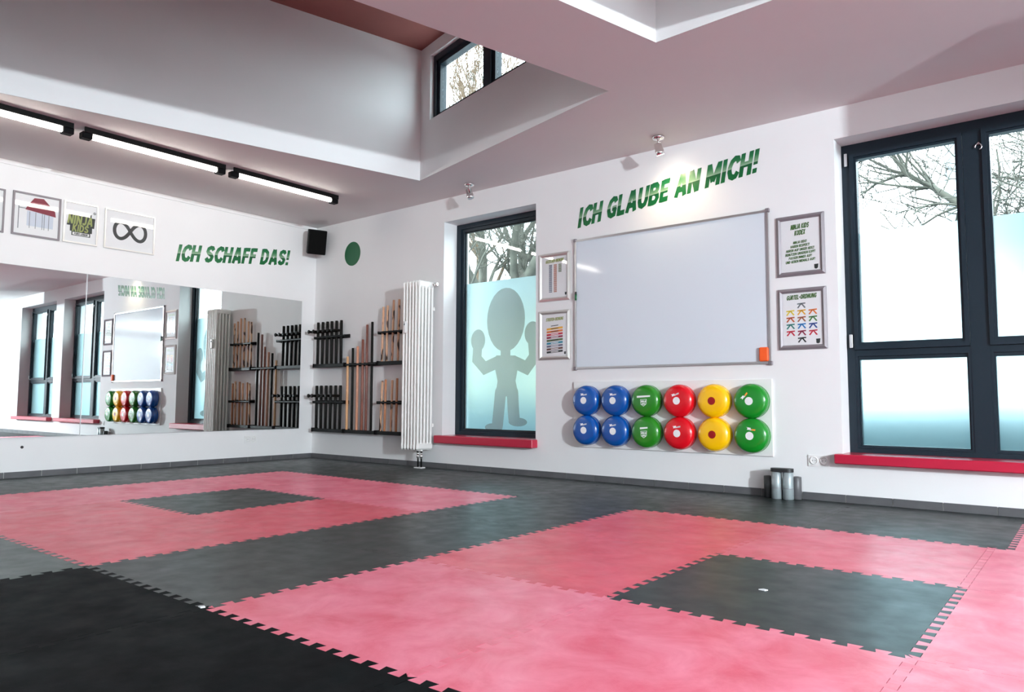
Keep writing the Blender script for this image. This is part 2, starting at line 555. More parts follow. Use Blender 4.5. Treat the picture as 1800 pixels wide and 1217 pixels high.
def stroke_strip(pts, hw):
    n = len(pts)
    closed = n > 3 and hypot(pts[0][0] - pts[-1][0], pts[0][1] - pts[-1][1]) < 1e-6
    L = []
    for i, p in enumerate(pts):
        a = pts[i - 1] if i else (pts[-2] if closed else None)
        c = pts[i + 1] if i < n - 1 else (pts[1] if closed else None)
        dirs = []
        if a: dirs.append(Vector((p[0] - a[0], p[1] - a[1])).normalized())
        if c: dirs.append(Vector((c[0] - p[0], c[1] - p[1])).normalized())
        t = sum(dirs, Vector((0, 0))).normalized()
        k = 1.0 if len(dirs) < 2 else 1 / max(0.5, t.dot(dirs[0]))
        nn = Vector((-t.y, t.x)) * hw * k
        L.append(((p[0] + nn.x, p[1] + nn.y), (p[0] - nn.x, p[1] - nn.y)))
    return L

def union_flat(mb, polys, xf, d0, d1):
    """union of flat polygons as one closed sheet of thickness d0..d1"""
    pts, edg = [], []
    for p in polys:
        o = len(pts)
        pts += [Vector(q) for q in p]
        edg += [(o + i, o + (i + 1) % len(p)) for i in range(len(p))]
    vv, ee, ff, *_ = delaunay_2d_cdt(pts, edg, [], 0, 1e-5)
    keep = [tuple(f) for f in ff if any(inside(sum((vv[i] for i in f), Vector((0, 0))) / len(f), p) for p in polys)]
    cnt = {}
    for f in keep:
        for i in range(len(f)):
            e = (f[i], f[(i + 1) % len(f)])
            cnt[tuple(sorted(e))] = None if tuple(sorted(e)) in cnt else e
    n = len(vv)
    mb.add([xf(v.x, v.y, d0) for v in vv] + [xf(v.x, v.y, d1) for v in vv],
           keep + [tuple(n + i for i in f) for f in keep] + [(e[0], e[1], n + e[1], n + e[0]) for e in cnt.values() if e])

def glyph(mb, ch, xf, hw, d0, d1):
    """xf maps letter space to the frame's world point"""
    polys = []
    for pts in G[ch][1]:
        st = stroke_strip(pts, hw)
        polys += [[p0, p1, p3, p2] for (p0, p1), (p2, p3) in zip(st, st[1:])]
    union_flat(mb, polys, xf, d0, d1)

def text_width(t, gap=.07, space=.34):
    return sum((G[c][0] + gap) if c != ' ' else space for c in t) - gap

def text_line(mb, t, fr, u, v, h, d0, d1, hw=.105, align='c', shear=.2, rot=0.0, wid=1.0, gap=.07):
    tw = text_width(t, gap) * h * wid
    x = 0.0
    off = -tw / 2 if align == 'c' else 0.0
    for c in t:
        if c == ' ':
            x += .34
            continue
        def xf(a, b, d, x=x):
            pu, pv = off + ((a + x) * wid + shear * b) * h, b * h
            return fr(u + pu * cos(rot) - pv * sin(rot), v + pu * sin(rot) + pv * cos(rot), d)
        glyph(mb, c, xf, hw, d0, d1)
        x += G[c][0] + gap

# ================================================================== THE ROOM
def wall_boxes(mb, u0, u1, v0, v1, holes, put):
    """rectangle with rectangular holes (side by side), as boxes via put(u0,u1,v0,v1)"""
    x = u0
    for a, b, c, d in sorted(holes):
        put(x, a, v0, v1)
        put(a, b, v0, c)
        put(a, b, d, v1)
        x = b
    put(x, u1, v0, v1)

WT = 0.40
W1 = (2.26, 3.50, 0.345, 2.645)
W2 = (6.262, 8.06, 0.345, 2.668)
W3 = (8.45, 10.35, 0.345, 2.668)
mb = MB()
wall_boxes(mb, -WT, XR + WT, -0.05, H + 0.3, [W1, W2, W3], lambda a, b, c, d: mb.box(a, b, 0, WT, c, d))
struct(mb.build('wall_right', 'wall_paint'))
struct(MB().box(-WT, 0, YR - WT, 0, -0.05, H + 0.3).build('wall_left', 'wall_paint'))
struct(MB().box(XR, XR + WT, YR - WT, 0, -0.05, H + 0.3).build('wall_far', 'wall_paint'))
struct(MB().box(0, XR, YR - WT, YR, -0.05, H + 0.3).build('wall_rear', 'wall_paint'))
struct(MB().box(-WT, XR + WT, YR - WT, WT, -0.15, -0.02).build('floor', 'floor_screed'))

# ceiling with two light shafts, turned about 14 degrees to the walls
E1 = Vector((0.96813, -0.25044))      # along the far edge of the shaft
E2 = Vector((-0.25044, -0.96813))     # towards the camera
A1 = Vector((2.519, -0.625))
L1, D1 = 2.673, 4.6
sh1 = [A1, A1 + E1 * L1, A1 + E1 * L1 + E2 * D1, A1 + E2 * D1]
K2 = Vector((5.698, -1.721))
sh2 = [K2, K2 + Vector((1.0, -0.047)), K2 + Vector((1.0, -0.047)) + E2 * 3.0, K2 + E2 * 3.0]
outer = [Vector((0, 0)), Vector((XR, 0)), Vector((XR, YR)), Vector((0, YR))]
allv = outer + sh1 + sh2
edges = [(k + i, k + (i + 1) % 4) for k in (0, 4, 8) for i in range(4)]
vv, ee, ff, *_ = delaunay_2d_cdt(allv, edges, [], 0, 1e-5)
fs = []
for f in ff:
    c = sum((vv[i] for i in f), Vector((0, 0))) / len(f)
    if not inside(c, sh1) and not inside(c, sh2): fs.append(tuple(f))
mb = MB()
mb.add([(v.x, v.y, H) for v in vv], fs)
struct(mb.build('ceiling', 'ceiling_paint'))

ZR = 4.25
def shaft(name, base, win):
    """walls from the ceiling opening up to a flat roof; far side (edge 0-1) has a strip window"""
    mb = MB()
    c = sum(base, Vector((0, 0))) / 4
    T = 0.22
    for i in range(4):
        a, b = base[i], base[(i + 1) % 4]
        e = (b - a); ln = e.length; e.normalize()
        n = Vector((e.y, -e.x))
        if n.dot(c - a) > 0: n = -n
        fr = lambda u, v, d, a=a, e=e, n=n: (a.x + e.x * u + n.x * d, a.y + e.y * u + n.y * d, v)
        put = lambda u0, u1, v0, v1, fr=fr: mb.prism(rect(u0, u1, v0, v1), fr, 0, T)
        if i == 0 and win:
            wall_boxes(mb, 0, ln, H + .0015, ZR, [win], put)
        else:
            put(-T, ln + T, H + .0015, ZR)
    o = struct(mb.build(name, 'wall_paint'))
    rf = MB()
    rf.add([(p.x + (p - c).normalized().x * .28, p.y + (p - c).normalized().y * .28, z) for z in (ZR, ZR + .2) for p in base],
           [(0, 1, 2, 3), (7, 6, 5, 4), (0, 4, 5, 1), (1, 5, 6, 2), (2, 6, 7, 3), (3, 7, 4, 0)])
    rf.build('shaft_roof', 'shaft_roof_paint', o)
    return o
SW = (0.18, 2.44, 3.475, 4.13)
shaft('ceiling_shaft', sh1, SW)
shaft('ceiling_shaft.001', sh2, (0.12, .88, 3.475, 4.13))  # strip opening out of view, added to let sky light into this shaft

# ------------------------------------------------------------------ windows
def bars(mb, u0, u1, v0, v1, w, fr, d0, d1, wt=None, wb=None, wr=None):
    wt = w if wt is None else wt
    wb = w if wb is None else wb
    wr = w if wr is None else wr
    mb.prism(rect(u0, u0 + w, v0, v1), fr, d0, d1)
    mb.prism(rect(u1 - wr, u1, v0, v1), fr, d0, d1)
    mb.prism(rect(u0 + w, u1 - wr, v1 - wt, v1), fr, d0, d1)
    mb.prism(rect(u0 + w, u1 - wr, v0, v0 + wb), fr, d0, d1)

def stepped_frame(mb, u0, u1, v0, v1, w, fr, d0, d1, **k):
    """outer frame, set-back inner bead"""
    bars(mb, u0, u1, v0, v1, w * .62, fr, d0, d1, k.get('wt', w) * .62, k.get('wb', w) * .62, k.get('wr', w) * .62)
    i = w * .62
    bars(mb, u0 + i, u1 - k.get('wr', w) * .62, v0 + k.get('wb', w) * .62, v1 - k.get('wt', w) * .62, w * .38, fr, d0, d1 - .018,
         k.get('wt', w) * .38, k.get('wb', w) * .38, k.get('wr', w) * .38)

def FW(u, v, d): return (u, d, v)      # d = depth outwards

def gfr(u, v, d): return (u, 0.27 - d, v)   # window frames: d measured back into the room from y=.27

# --- window 1: fixed pane beside the radiator
w1 = struct(thing('window_1', None, None, (2.88, 0.27, 0.345)))
mb = MB()
stepped_frame(mb, W1[0], W1[1], W1[2], W1[3], 0.10, gfr, 0, 0.07, wt=.085, wb=.06)
mb.build('window_frame', 'frame_anthracite', w1)
mb = MB()
bars(mb, W1[0] + .10, W1[1] - .10, W1[2] + .06, W1[3] - .085, .012, gfr, 0.012, .034)
mb.build('gasket', 'gasket', w1)
MB().prism(rect(W1[0] + .10, W1[1] - .10, W1[2] + .06, W1[3] - .085), gfr, .016, .022).build('pane', 'window_glass', w1)
flm = MB().prism(rect(W1[0] + .115, W1[1] - .105, W1[2] + .066, 1.985), gfr, .0235, .0245).build('frosted_film', 'frosted_film', w1)
# plain child-like silhouette cut from a denser film (no features)
sil = []
def blob(poly): sil.append(poly)
def ell(cx, cy, a, b, n=28): return [(cx + a * cos(2 * pi * i / n), cy + b * sin(2 * pi * i / n)) for i in range(n)]
def limb(pts, w):
    st = stroke_strip(pts, w)
    for (p0, p1), (p2, p3) in zip(st, st[1:]): blob([p0, p1, p3, p2])
    for p in (pts[0], pts[-1]): blob(ell(p[0], p[1], w, w, 16))
blob(ell(2.925, 1.56, .255, .335))
blob(rect(2.86, 2.99, 1.15, 1.28))
blob([(2.80, 1.19), (3.06, 1.18), (3.10, 1.10), (3.06, .92), (3.10, .76), (2.79, .76), (2.82, .92), (2.77, 1.10)])
limb([(2.82, 1.12), (2.64, 1.06), (2.53, 1.16), (2.54, 1.33)], .065)
limb([(3.05, 1.11), (3.20, 1.05), (3.30, 1.16), (3.28, 1.36)], .065)
blob(ell(2.545, 1.36, .10, .12)); blob(ell(3.275, 1.40, .10, .12))
limb([(2.86, .80), (2.84, .62), (2.82, .46)], .075); limb([(3.02, .80), (3.03, .64), (3.04, .54)], .075)
blob(ell(2.77, .435, .12, .045)); blob(ell(3.09, .50, .12, .045))
pts_, edg_ = [], []
for p_ in sil:
    o_n = len(pts_)
    pts_ += [Vector(q) for q in p_]
    edg_ += [(o_n + i, o_n + (i + 1) % len(p_)) for i in range(len(p_))]
vv, ee, ff, *_ = delaunay_2d_cdt(pts_, edg_, [], 0, 1e-5)
sm = MB()
sm.add([gfr(v.x, v.y, .026) for v in vv], [tuple(f) for f in ff if any(inside(sum((vv[i] for i in f), Vector((0, 0))) / len(f), p_) for p_ in sil)])
sm.build('film_silhouette', 'frosted_film_grey', flm)
MB().bbox(W1[0] - .045, W1[1] + .02, -0.085, 0.2, 0.268, 0.348, .006).build('window_sill', 'red_sill', w1, recalc=True)['label'] = 'glossy red sill board'

# --- window 2: two lights with transom
def two_light(name, Wn, mid0, mid1, root_loc):
    w = struct(thing(name, None, None, root_loc))
    u0, u1, v0, v1 = Wn
    mb = MB()
    bars(mb, u0, u1, v0, v1, .055, gfr, 0, .07, .075, .035)
    mb.prism(rect(mid0 + .02, mid1 - .02, v0 + .035, v1 - .075), gfr, 0, .07)
    mb.prism(rect(u0 + .055, u1 - .055, 1.075, 1.125), gfr, 0, .060)
    mb.build('window_frame', 'frame_anthracite', w)
    for k, (a, b) in enumerate(((u0 + .055, mid0 + .02), (mid1 - .02, u1 - .055))):
        up = MB()
        stepped_frame(up, a + .002, b - .002, 1.105, v1 - .077, .045, gfr, .006, .088, wt=.045, wb=.055)
        sash = up.build('upper_sash', 'frame_anthracite', w)
        MB().prism(rect(a + .045, b - .045, 1.158, v1 - .12), gfr, .030, .036).build('pane', 'window_glass', sash)
        MB().prism(rect(a + .048, b - .048, 1.160, 1.985), gfr, .0375, .0385).build('frosted_film', 'frosted_film', sash)
        for z in (1.12, v1 - .17):
            uu = (a - .03) if k == 0 else (b + .005)
            MB().bbox(uu, uu + .022, .27 - .098, .27 - .07, z, z + .10, .003).build('hinge', 'steel', sash)
        lo = MB()
        stepped_frame(lo, a, b, v0 + .037, 1.10, .028, gfr, .004, .066, wt=.07, wb=.02)
        low = lo.build('lower_light', 'frame_anthracite', w)
        MB().prism(rect(a + .024, b - .024, v0 + .052, 1.035), gfr, .020, .026).build('pane', 'window_glass', low)
        MB().prism(rect(a + .028, b - .028, v0 + .056, 1.032), gfr, .0275, .0285).build('frosted_film', 'frosted_film', low)
    hk = MB()
    c = (mid0 + mid1) / 2 + .04
    hk.tube([(c + .02 * cos(t), .27 - .085, 2.47 + .022 * sin(t)) for t in [pi * 1.1 - i * pi * 1.5 / 10 for i in range(11)]], .005, 6)
    hk.lathe([(.012, .085), (.012, .095), (.006, .10)], lambda u, v, d: (u, .285 - d, v), c, 2.495, 12)
    hk.build('latch_hook', 'steel', w)
    MB().bbox(u0 - .035, u1 + .03, -0.10, 0.2, 0.28, 0.347, .006).build('window_sill', 'red_sill', w)['label'] = 'glossy red sill board'
    return w
two_light('window_2', W2, 7.033, 7.184, (7.15, .27, .345))
two_light('window_3', W3, 9.33, 9.48, (9.4, .27, .345))

# --- strip window of the light shaft
nV = Vector((-E2.x, -E2.y))
def sfr(u, v, d):  # u along the far edge, d = depth outwards
    return (A1.x + E1.x * u + nV.x * d, A1.y + E1.y * u + nV.y * d, v)
ws = struct(thing('window_4', None, None, (A1.x + E1.x * 1.3 + nV.x * .1, A1.y + E1.y * 1.3 + nV.y * .1, SW[2])))
mb = MB()
bars(mb, SW[0], SW[1], SW[2], SW[3], .05, sfr, .04, .12, .06, .03)
for m_ in (1.06, 1.80):
    mb.prism(rect(m_, m_ + .10, SW[2] + .03, SW[3] - .06), sfr, .04, .12)
mb.build('window_frame', 'frame_anthracite', ws)
for a, b in ((SW[0] + .05, 1.06), (1.16, 1.80), (1.90, SW[1] - .05)):
    s_ = MB()
    bars(s_, a, b, SW[2] + .03, SW[3] - .06, .045, sfr, .06, .13, .045, .03)
    s_ = s_.build('sash', 'frame_anthracite', ws)
    MB().prism(rect(a + .045, b - .045, SW[2] + .06, SW[3] - .105), sfr, .085, .09).build('pane', 'window_glass', s_)

# ------------------------------------------------------------------ baseboards: grey tiles with light joints
def baseboard(name, fr, u0, u1, first, thick=.012):
    root = struct(MB().prism(rect(u0, u1, -.02, .050), fr, 0, thick - .004).build(name, 'grout'))
    step, gap, h = .3026, .005, .054
    cache = {}
    u = first
    while u < u1:
        a, b = max(u, u0), min(u + step - gap, u1)
        if b - a > .02:
            key = round(b - a, 4)
            loc = fr(a, -.02, 0)
            if key not in cache:
                m_ = MB()
                m_.prism([(0, 0), (b - a, 0), (b - a, h + .016), (b - a - .002, h + .02), (.002, h + .02), (0, h + .016)], lambda p, q, d: fr(p, q, d), .0, thick)
                cache[key] = m_.mesh('baseboard_tile')
                cache[key].materials.append(MATS['grey_tile'])
            t = bpy.data.objects.new('baseboard_tile', cache[key])
            COL.objects.link(t)
            t.location = Vector(loc) + Vector(fr(0, 0, .0005))
            t.parent = root
        u += step
    return root
baseboard('baseboard_right', FB, 0.013, XR, 2.951 - .3026 * 10)
baseboard('baseboard_left', FA, -6.6, -.013, -2.697 - .3026 * 13)
struct(MB().prism(rect(-6.6, -.002, 2.862, 2.904), FA, .0, .012).build('trim_1', 'wall_paint'))

# ------------------------------------------------------------------ puzzle mats
GX, GY = 5.270, -4.265
NT = 13
def tooth_profile():
    """offset of an edge over t in 0..1, dovetail teeth"""
    pts = [(0, 0)]
    p = 1.0 / NT
    A_ = .016
    for k in range(NT + 1):
        c = (k + .5) * p
        pts += [(c - .20 * p, -A_), (c - .30 * p, A_), (c + .30 * p, A_), (c + .20 * p, -A_)]
    # flats between teeth sit at -A, teeth tips at +A
    return pts
TP = tooth_profile()
def mat_mesh(w, h, left, right, low, high):
    g = .0008
    def side(L_, teeth):
        if not teeth: return [(0, 0), (L_, 0)]
        k = L_
        return [(t, o) for t, o in TP if t < k - 1e-6] + [(k, 0)]
    bot = [(t, -o + g) if o else (t, g) for t, o in side(w, low)]
    rgt = [(w + o - g, t) for t, o in side(h, right)]
    top = [(t, h - o - g) if o else (t, h - g) for t, o in side(w, high)][::-1]
    lft = [(o + g, t) for t, o in side(h, left)][::-1]
    # neighbours share the same absolute profile: low edge of one is the high edge of the next
    ring = []
    for p in bot + rgt + top + lft:
        if not ring or hypot(p[0] - ring[-1][0], p[1] - ring[-1][1]) > 1e-5: ring.append(p)
    if hypot(ring[0][0] - ring[-1][0], ring[0][1] - ring[-1][1]) < 1e-5: ring.pop()
    n = len(ring)
    vv, ee, ff, *_ = delaunay_2d_cdt([Vector(p) for p in ring], [(i, (i + 1) % n) for i in range(n)], [], 0, 1e-7)
    m_ = MB()
    fs_ = []
    for f in ff:
        c = sum((vv[i] for i in f), Vector((0, 0))) / len(f)
        if inside(c, ring): fs_.append(tuple(f))
    m_.add([(v.x, v.y, 0) for v in vv], fs_)
    m_.add([(x, y, z) for z in (0, -.0195) for x, y in ring], [(i, (i + 1) % n, n + (i + 1) % n, n + i) for i in range(n)])
    me = m_.mesh('puzzle_mat')
    return me
mat_cache = {}
def place_mat(x0, x1, y0, y1, color, teeth, label, group):
    key = (round(x1 - x0, 3), round(y1 - y0, 3), teeth, color)
    if key not in mat_cache:
        me = mat_mesh(x1 - x0, y1 - y0, *teeth)
        me.materials.append(MATS['mat_' + color])
        mat_cache[key] = me
    o = bpy.data.objects.new('puzzle_mat', mat_cache[key])
    COL.objects.link(o)
    o.location = (x0, y0, 0)
    return tag(o, label, 'mat', group)

def mat_seen(x0, x1, y0, y1):
    for i in range(7):
        for j in range(7):
            p = pix((x0 + (x1 - x0) * i / 6, y0 + (y1 - y0) * j / 6, 0))
            if p and -40 < p[0] < 1840 and 0 < p[1] < 1260: return True
    return False
ring_pos = {(0, 2): 'far left corner', (1, 2): 'far side', (2, 2): 'far right corner', (0, 1): 'left side', (2, 1): 'right side', (0, 0): 'near left corner', (1, 0): 'near side', (2, 0): 'near right corner'}
for j in range(4, -4, -1):
    for i in range(-6, 6):
        x0, x1 = max(GX + i, .013), min(GX + i + 1, XR)
        y0, y1 = GY + j, min(GY + j + 1, -.013)
        if not mat_seen(x0, x1, y0, y1): continue
        color, label, group = 'black', None, 'black puzzle mats around the pink rings'
        for cx, nm in ((0, 'near pink ring'), (-4, 'pink ring by the mirror')):
            if cx <= i < cx + 3 and 0 <= j < 3:
                if (i - cx, j) == (1, 1):
                    label = 'single black puzzle mat in the middle of the ' + nm
                else:
                    color = 'pink'
                    group = 'mats of the ' + nm
                    label = 'pink puzzle mat at the %s of the %s' % (ring_pos[(i - cx, j)], nm)
        if (i, j) == (2, 3):
            color, group, label = 'pink', None, 'lone pink puzzle mat behind the near ring below the large window'
        if label is None:
            if i == -6:
                label = 'narrow cut black mat strip at mirror wall, %s from the window wall' % ORD[4 - j]
            elif j == 4:
                label = 'narrow cut black mat strip under window wall, %s from the mirror wall' % ORD[i + 5]
            else:
                label = 'black puzzle mat, %s from mirror wall in %s row from window wall' % (ORD[i + 5], ORD[3 - j])
        shade = ''  # picks the colour variant with each mat's sheen painted in
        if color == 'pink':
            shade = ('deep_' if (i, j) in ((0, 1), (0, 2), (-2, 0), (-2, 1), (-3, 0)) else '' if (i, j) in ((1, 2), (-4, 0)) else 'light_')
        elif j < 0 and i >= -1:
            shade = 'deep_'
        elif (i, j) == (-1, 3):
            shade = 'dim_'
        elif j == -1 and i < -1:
            shade = 'sheen_'
        teeth = (i > -6, x1 < XR, True, j < 4)
        sx = 1 / NT if j == 3 and i >= -1 else 0
        if (i, j) == (-2, 3): teeth = (True, False, True, True); x1 += 1 / NT
        if (i, j) == (-1, 3): teeth = (False, True, True, True)
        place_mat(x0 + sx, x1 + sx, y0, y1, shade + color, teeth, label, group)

# ------------------------------------------------------------------ mirror wall
def mirror_panel(y0, y1, label):
    t = thing('wall_mirror', label, 'mirror', (0.002, (y0 + y1) / 2, .36), 'mirror panels')
    MB().prism(rect(y0, y1, .362, 1.945), FA, .003, .006).build('backing', 'brushed_aluminium', t)
    MB().prism(rect(y0 + .003, y1 - .003, .365, 1.942), FA, .0062, .0085).build('mirror_glass', 'mirror_silver', t)
    return t
mirror_panel(-2.688, -.20, 'large mirror panel nearest the corner with the weapon rack in it')
mirror_panel(-5.18, -2.692, 'large mirror panel further left, cut off by the picture edge')

def outlet(fr, u0, v0, label):
    t = thing('wall_socket', label, 'socket', fr(u0 + .077, v0, .0))
    m_ = MB()
    m_.prism(rect(u0, u0 + .152, v0, v0 + .081), fr, .0005, .008)
    m_.build('cover_plate', 'white_plastic', t)
    for k in (0, 1):
        c = u0 + .0405 + .071 * k
        s = MB()
        s.lathe([(.030, .008), (.030, .012), (.0225, .012), (.0205, .009), (.0205, .0083)], fr, c, v0 + .0405, 24)
        s = s.build('socket_insert', 'white_plastic', t)
        h = MB()
        for q in (-.0095, .0095):
            h.prism(disc(c + q, v0 + .0405, .003, 10), fr, .0084, .0090)
        h.build('contact_hole', 'black_plastic', s)
outlet(FB, 6.022, .247, 'white double wall socket left of the large window sill')
outlet(FA, -.93, .218, 'white double wall socket under the mirror')
t = MB().lathe([(.013, .0005), (.013, .004), (.006, .007)], FA, -3.17, .275, 12).build('wall_plug', 'black_rubber')
tag(t, 'small dark plug in the wall under the mirror', 'plug')

# ------------------------------------------------------------------ pictures above the mirror
def picture(fr, u0, u1, v0, v1, name, label, cat, framew, fmat, depth=.018, bevel=False):
    t = thing(name, label, cat, fr((u0 + u1) / 2, v0, .0))
    MB().prism(rect(u0 + framew * .4, u1 - framew * .4, v0 + framew * .4, v1 - framew * .4), fr, .001, .006).build('paper', 'paper', t)
    m_ = MB()
    w = framew
    def slope(a, b):   # mitred profile
        (au, av), (bu, bv) = a, b
    cs = [(u0, v0), (u1, v0), (u1, v1), (u0, v1)]
    ins = [(u0 + w, v0 + w), (u1 - w, v0 + w), (u1 - w, v1 - w), (u0 + w, v1 - w)]
    mid = [(u0 + w * .55, v0 + w * .55), (u1 - w * .55, v0 + w * .55), (u1 - w * .55, v1 - w * .55), (u0 + w * .55, v1 - w * .55)]
    lv = [(cs, .0005), (cs, depth * .55), (mid, depth), (ins, depth * .5), (ins, .0005)] if bevel else [(cs, .0005), (cs, depth), (ins, depth), (ins, .0005)]
    n = len(lv)
    vs = [fr(u, v, d) for ring, d in lv for u, v in ring]
    m_.add(vs, [(i * 4 + k, i * 4 + (k + 1) % 4, ((i + 1) % n) * 4 + (k + 1) % 4, ((i + 1) % n) * 4 + k) for i in range(n) for k in range(4)])
    m_.build('picture_frame', fmat, t)
    MB().prism(rect(u0 + w * .9, u1 - w * .9, v0 + w * .9, v1 - w * .9), fr, .0088, .0096).build('glass', 'picture_glass', t)
    return t

PD = (.0065, .0072)
def printed(t, name, fr, polys, matn, layer=0):
    m_ = MB()
    d = .0065 + layer * .0005
    for p in polys: m_.prism(p, fr, d, d + .0004)
    return m_.build(name, matn, t)
def printed_text(t, name, fr, lines, matn, layer=0, **k):
    m_ = MB()
    d = .0065 + layer * .0005
    for s, u, v, h in lines: text_line(m_, s, fr, u, v, h, d, d + .0004, **k)
    return m_.build(name, matn, t)

# house with the red roof
p = picture(FA, -3.352, -2.952, 2.226, 2.632, 'framed_picture', 'framed print of a building under a red roof', 'picture', .016, 'bronze_grey_metal')
Y0, Z0 = -3.352, 2.226
printed(p, 'printed_building', FA, [rect(Y0 + .12, Y0 + .34, Z0 + .10, Z0 + .24)], 'pale_blue_print')
printed(p, 'printed_roof', FA, [[(Y0 + a, Z0 + b) for a, b in ((.105, .249), (.361, .219), (.353, .272), (.253, .376), (.175, .369), (.121, .285))]], 'roof_red', 1)
printed(p, 'printed_columns', FA, [rect(Y0 + a, Y0 + a + .005, Z0 + .08, Z0 + .235) for a in (.14, .19, .245, .262, .30)] + [rect(Y0 + .048, Y0 + .055, Z0 + .063, Z0 + .275), rect(Y0 + .055, Y0 + .112, Z0 + .255, Z0 + .262)], 'print_grey', 2)
# logo poster
p = picture(FA, -2.926, -2.614, 2.229, 2.634, 'framed_poster', 'framed poster with green and black ninja kids lettering', 'poster', .014, 'champagne_metal')
c = -2.765
printed(p, 'printed_shield', FA, [[(c - .115, 2.535), (c + .09, 2.535), (c + .09, 2.50), (c + .125, 2.50), (c + .118, 2.40), (c + .10, 2.40), (c + .10, 2.345), (c + .085, 2.345), (c + .085, 2.305), (c - .085, 2.305), (c - .085, 2.345), (c - .10, 2.345), (c - .10, 2.40), (c - .13, 2.40), (c - .115, 2.49)]], 'print_dark')
printed_text(p, 'printed_title', FA, [('NINJA', c - .012, 2.418, .086), ('KIDS', c - .008, 2.345, .072)], 'print_olive', 1, hw=.105, shear=.1, wid=.82)
printed(p, 'printed_band', FA, [rect(c - .075, c + .075, 2.312, 2.338)], 'print_white', 1)
printed(p, 'printed_band', FA, [rect(c - .08, c + .05, 2.513, 2.527)], 'print_white', 1)
printed_text(p, 'printed_motto', FA, [('F\u00dcRS LEBEN!', c, 2.316, .018)], 'print_dark', 2, hw=.13, shear=.1)
printed(p, 'printed_ring', FA, [disc(c + .118, 2.553, .012, 16)], 'print_dark')
printed(p, 'printed_ring_core', FA, [disc(c + .118, 2.553, .006, 12)], 'print_white', 1)
# infinity sign
p = picture(FA, -2.552, -2.053, 2.232, 2.634, 'framed_picture', 'framed print of a black infinity sign', 'picture', .012, 'champagne_metal')
m_ = MB()
cu, cv = -2.30, 2.435
N = 72
ring = [(cu + .155 * cos(t) / (1 + sin(t) ** 2) * 1.0, cv + .24 * sin(t) * cos(t) / (1 + sin(t) ** 2)) for t in [2 * pi * i / N for i in range(N + 1)]]
st = stroke_strip(ring, .017)
union_flat(m_, [[a, b, d2, c2] for (a, b), (c2, d2) in zip(st, st[1:])], FA, .0066, .0072)
m_.build('printed_infinity', 'infinity_ink', p)
# picture at the left edge
p = picture(FA, -3.72, -3.412, 2.222, 2.622, 'framed_picture', 'narrow end of a framed print at the left edge', 'picture', .014, 'bronze_grey_metal')
printed(p, 'printed_block', FA, [rect(-3.66, -3.50, 2.30, 2.5)], 'print_grey')

# ------------------------------------------------------------------ wall lettering
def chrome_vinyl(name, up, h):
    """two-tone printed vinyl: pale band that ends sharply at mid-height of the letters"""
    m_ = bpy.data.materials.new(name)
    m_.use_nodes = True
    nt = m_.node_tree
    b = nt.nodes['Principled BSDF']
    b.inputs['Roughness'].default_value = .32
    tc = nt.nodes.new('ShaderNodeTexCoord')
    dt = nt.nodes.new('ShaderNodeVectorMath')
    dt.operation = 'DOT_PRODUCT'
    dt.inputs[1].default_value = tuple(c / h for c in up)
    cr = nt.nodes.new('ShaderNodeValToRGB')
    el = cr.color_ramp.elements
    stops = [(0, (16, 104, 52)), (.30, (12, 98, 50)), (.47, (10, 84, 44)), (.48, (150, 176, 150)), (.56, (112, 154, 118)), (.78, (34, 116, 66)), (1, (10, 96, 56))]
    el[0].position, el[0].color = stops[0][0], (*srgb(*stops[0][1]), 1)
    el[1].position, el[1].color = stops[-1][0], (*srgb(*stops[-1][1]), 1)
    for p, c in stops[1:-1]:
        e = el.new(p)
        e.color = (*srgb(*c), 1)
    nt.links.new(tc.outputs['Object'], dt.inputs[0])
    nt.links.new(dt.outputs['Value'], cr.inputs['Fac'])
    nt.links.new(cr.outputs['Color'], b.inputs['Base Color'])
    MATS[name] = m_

def wall_words(name, label, words, fr, u0, v0, h, rot, wid, gap=.07, spc=.34):
    o3, v3 = Vector(fr(0, 0, 0)), Vector(fr(-sin(rot), cos(rot), 0))
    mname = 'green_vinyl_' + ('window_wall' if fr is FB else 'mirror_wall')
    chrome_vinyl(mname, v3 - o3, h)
    t = thing(name, label, 'lettering', fr(u0, v0, 0))
    x = 0.0
    for ch in words:
        if ch == ' ':
            x += spc
            continue
        m_ = MB()
        def xf(a, b, d, x=x):
            pu, pv = ((a + x) * wid + .30 * b) * h, b * h
            return fr(u0 + pu * cos(rot) - pv * sin(rot), v0 + pu * sin(rot) + pv * cos(rot), d)
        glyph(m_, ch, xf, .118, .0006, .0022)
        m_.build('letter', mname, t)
        x += G[ch][0] + gap
    return x
def fitted(name, label, words, fr, u0, u1, v0, h, rot):
    tw = text_width(words, .085, .34)
    wid = ((u1 - u0) / cos(rot) / h - .30) / tw
    wall_words(name, label, words, fr, u0, v0, h, rot, wid, .085, .34)
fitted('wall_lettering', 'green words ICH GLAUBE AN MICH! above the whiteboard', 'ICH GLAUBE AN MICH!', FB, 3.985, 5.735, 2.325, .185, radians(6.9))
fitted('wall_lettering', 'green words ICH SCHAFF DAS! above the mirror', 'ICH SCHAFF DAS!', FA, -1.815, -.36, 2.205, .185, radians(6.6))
t = MB().prism(disc(.722, 2.488, .147, 48), FB, .0006, .002).build('wall_sticker', 'green_disc_vinyl')
tag(t, 'round dark green sticker on the wall beside the loudspeaker', 'sticker')

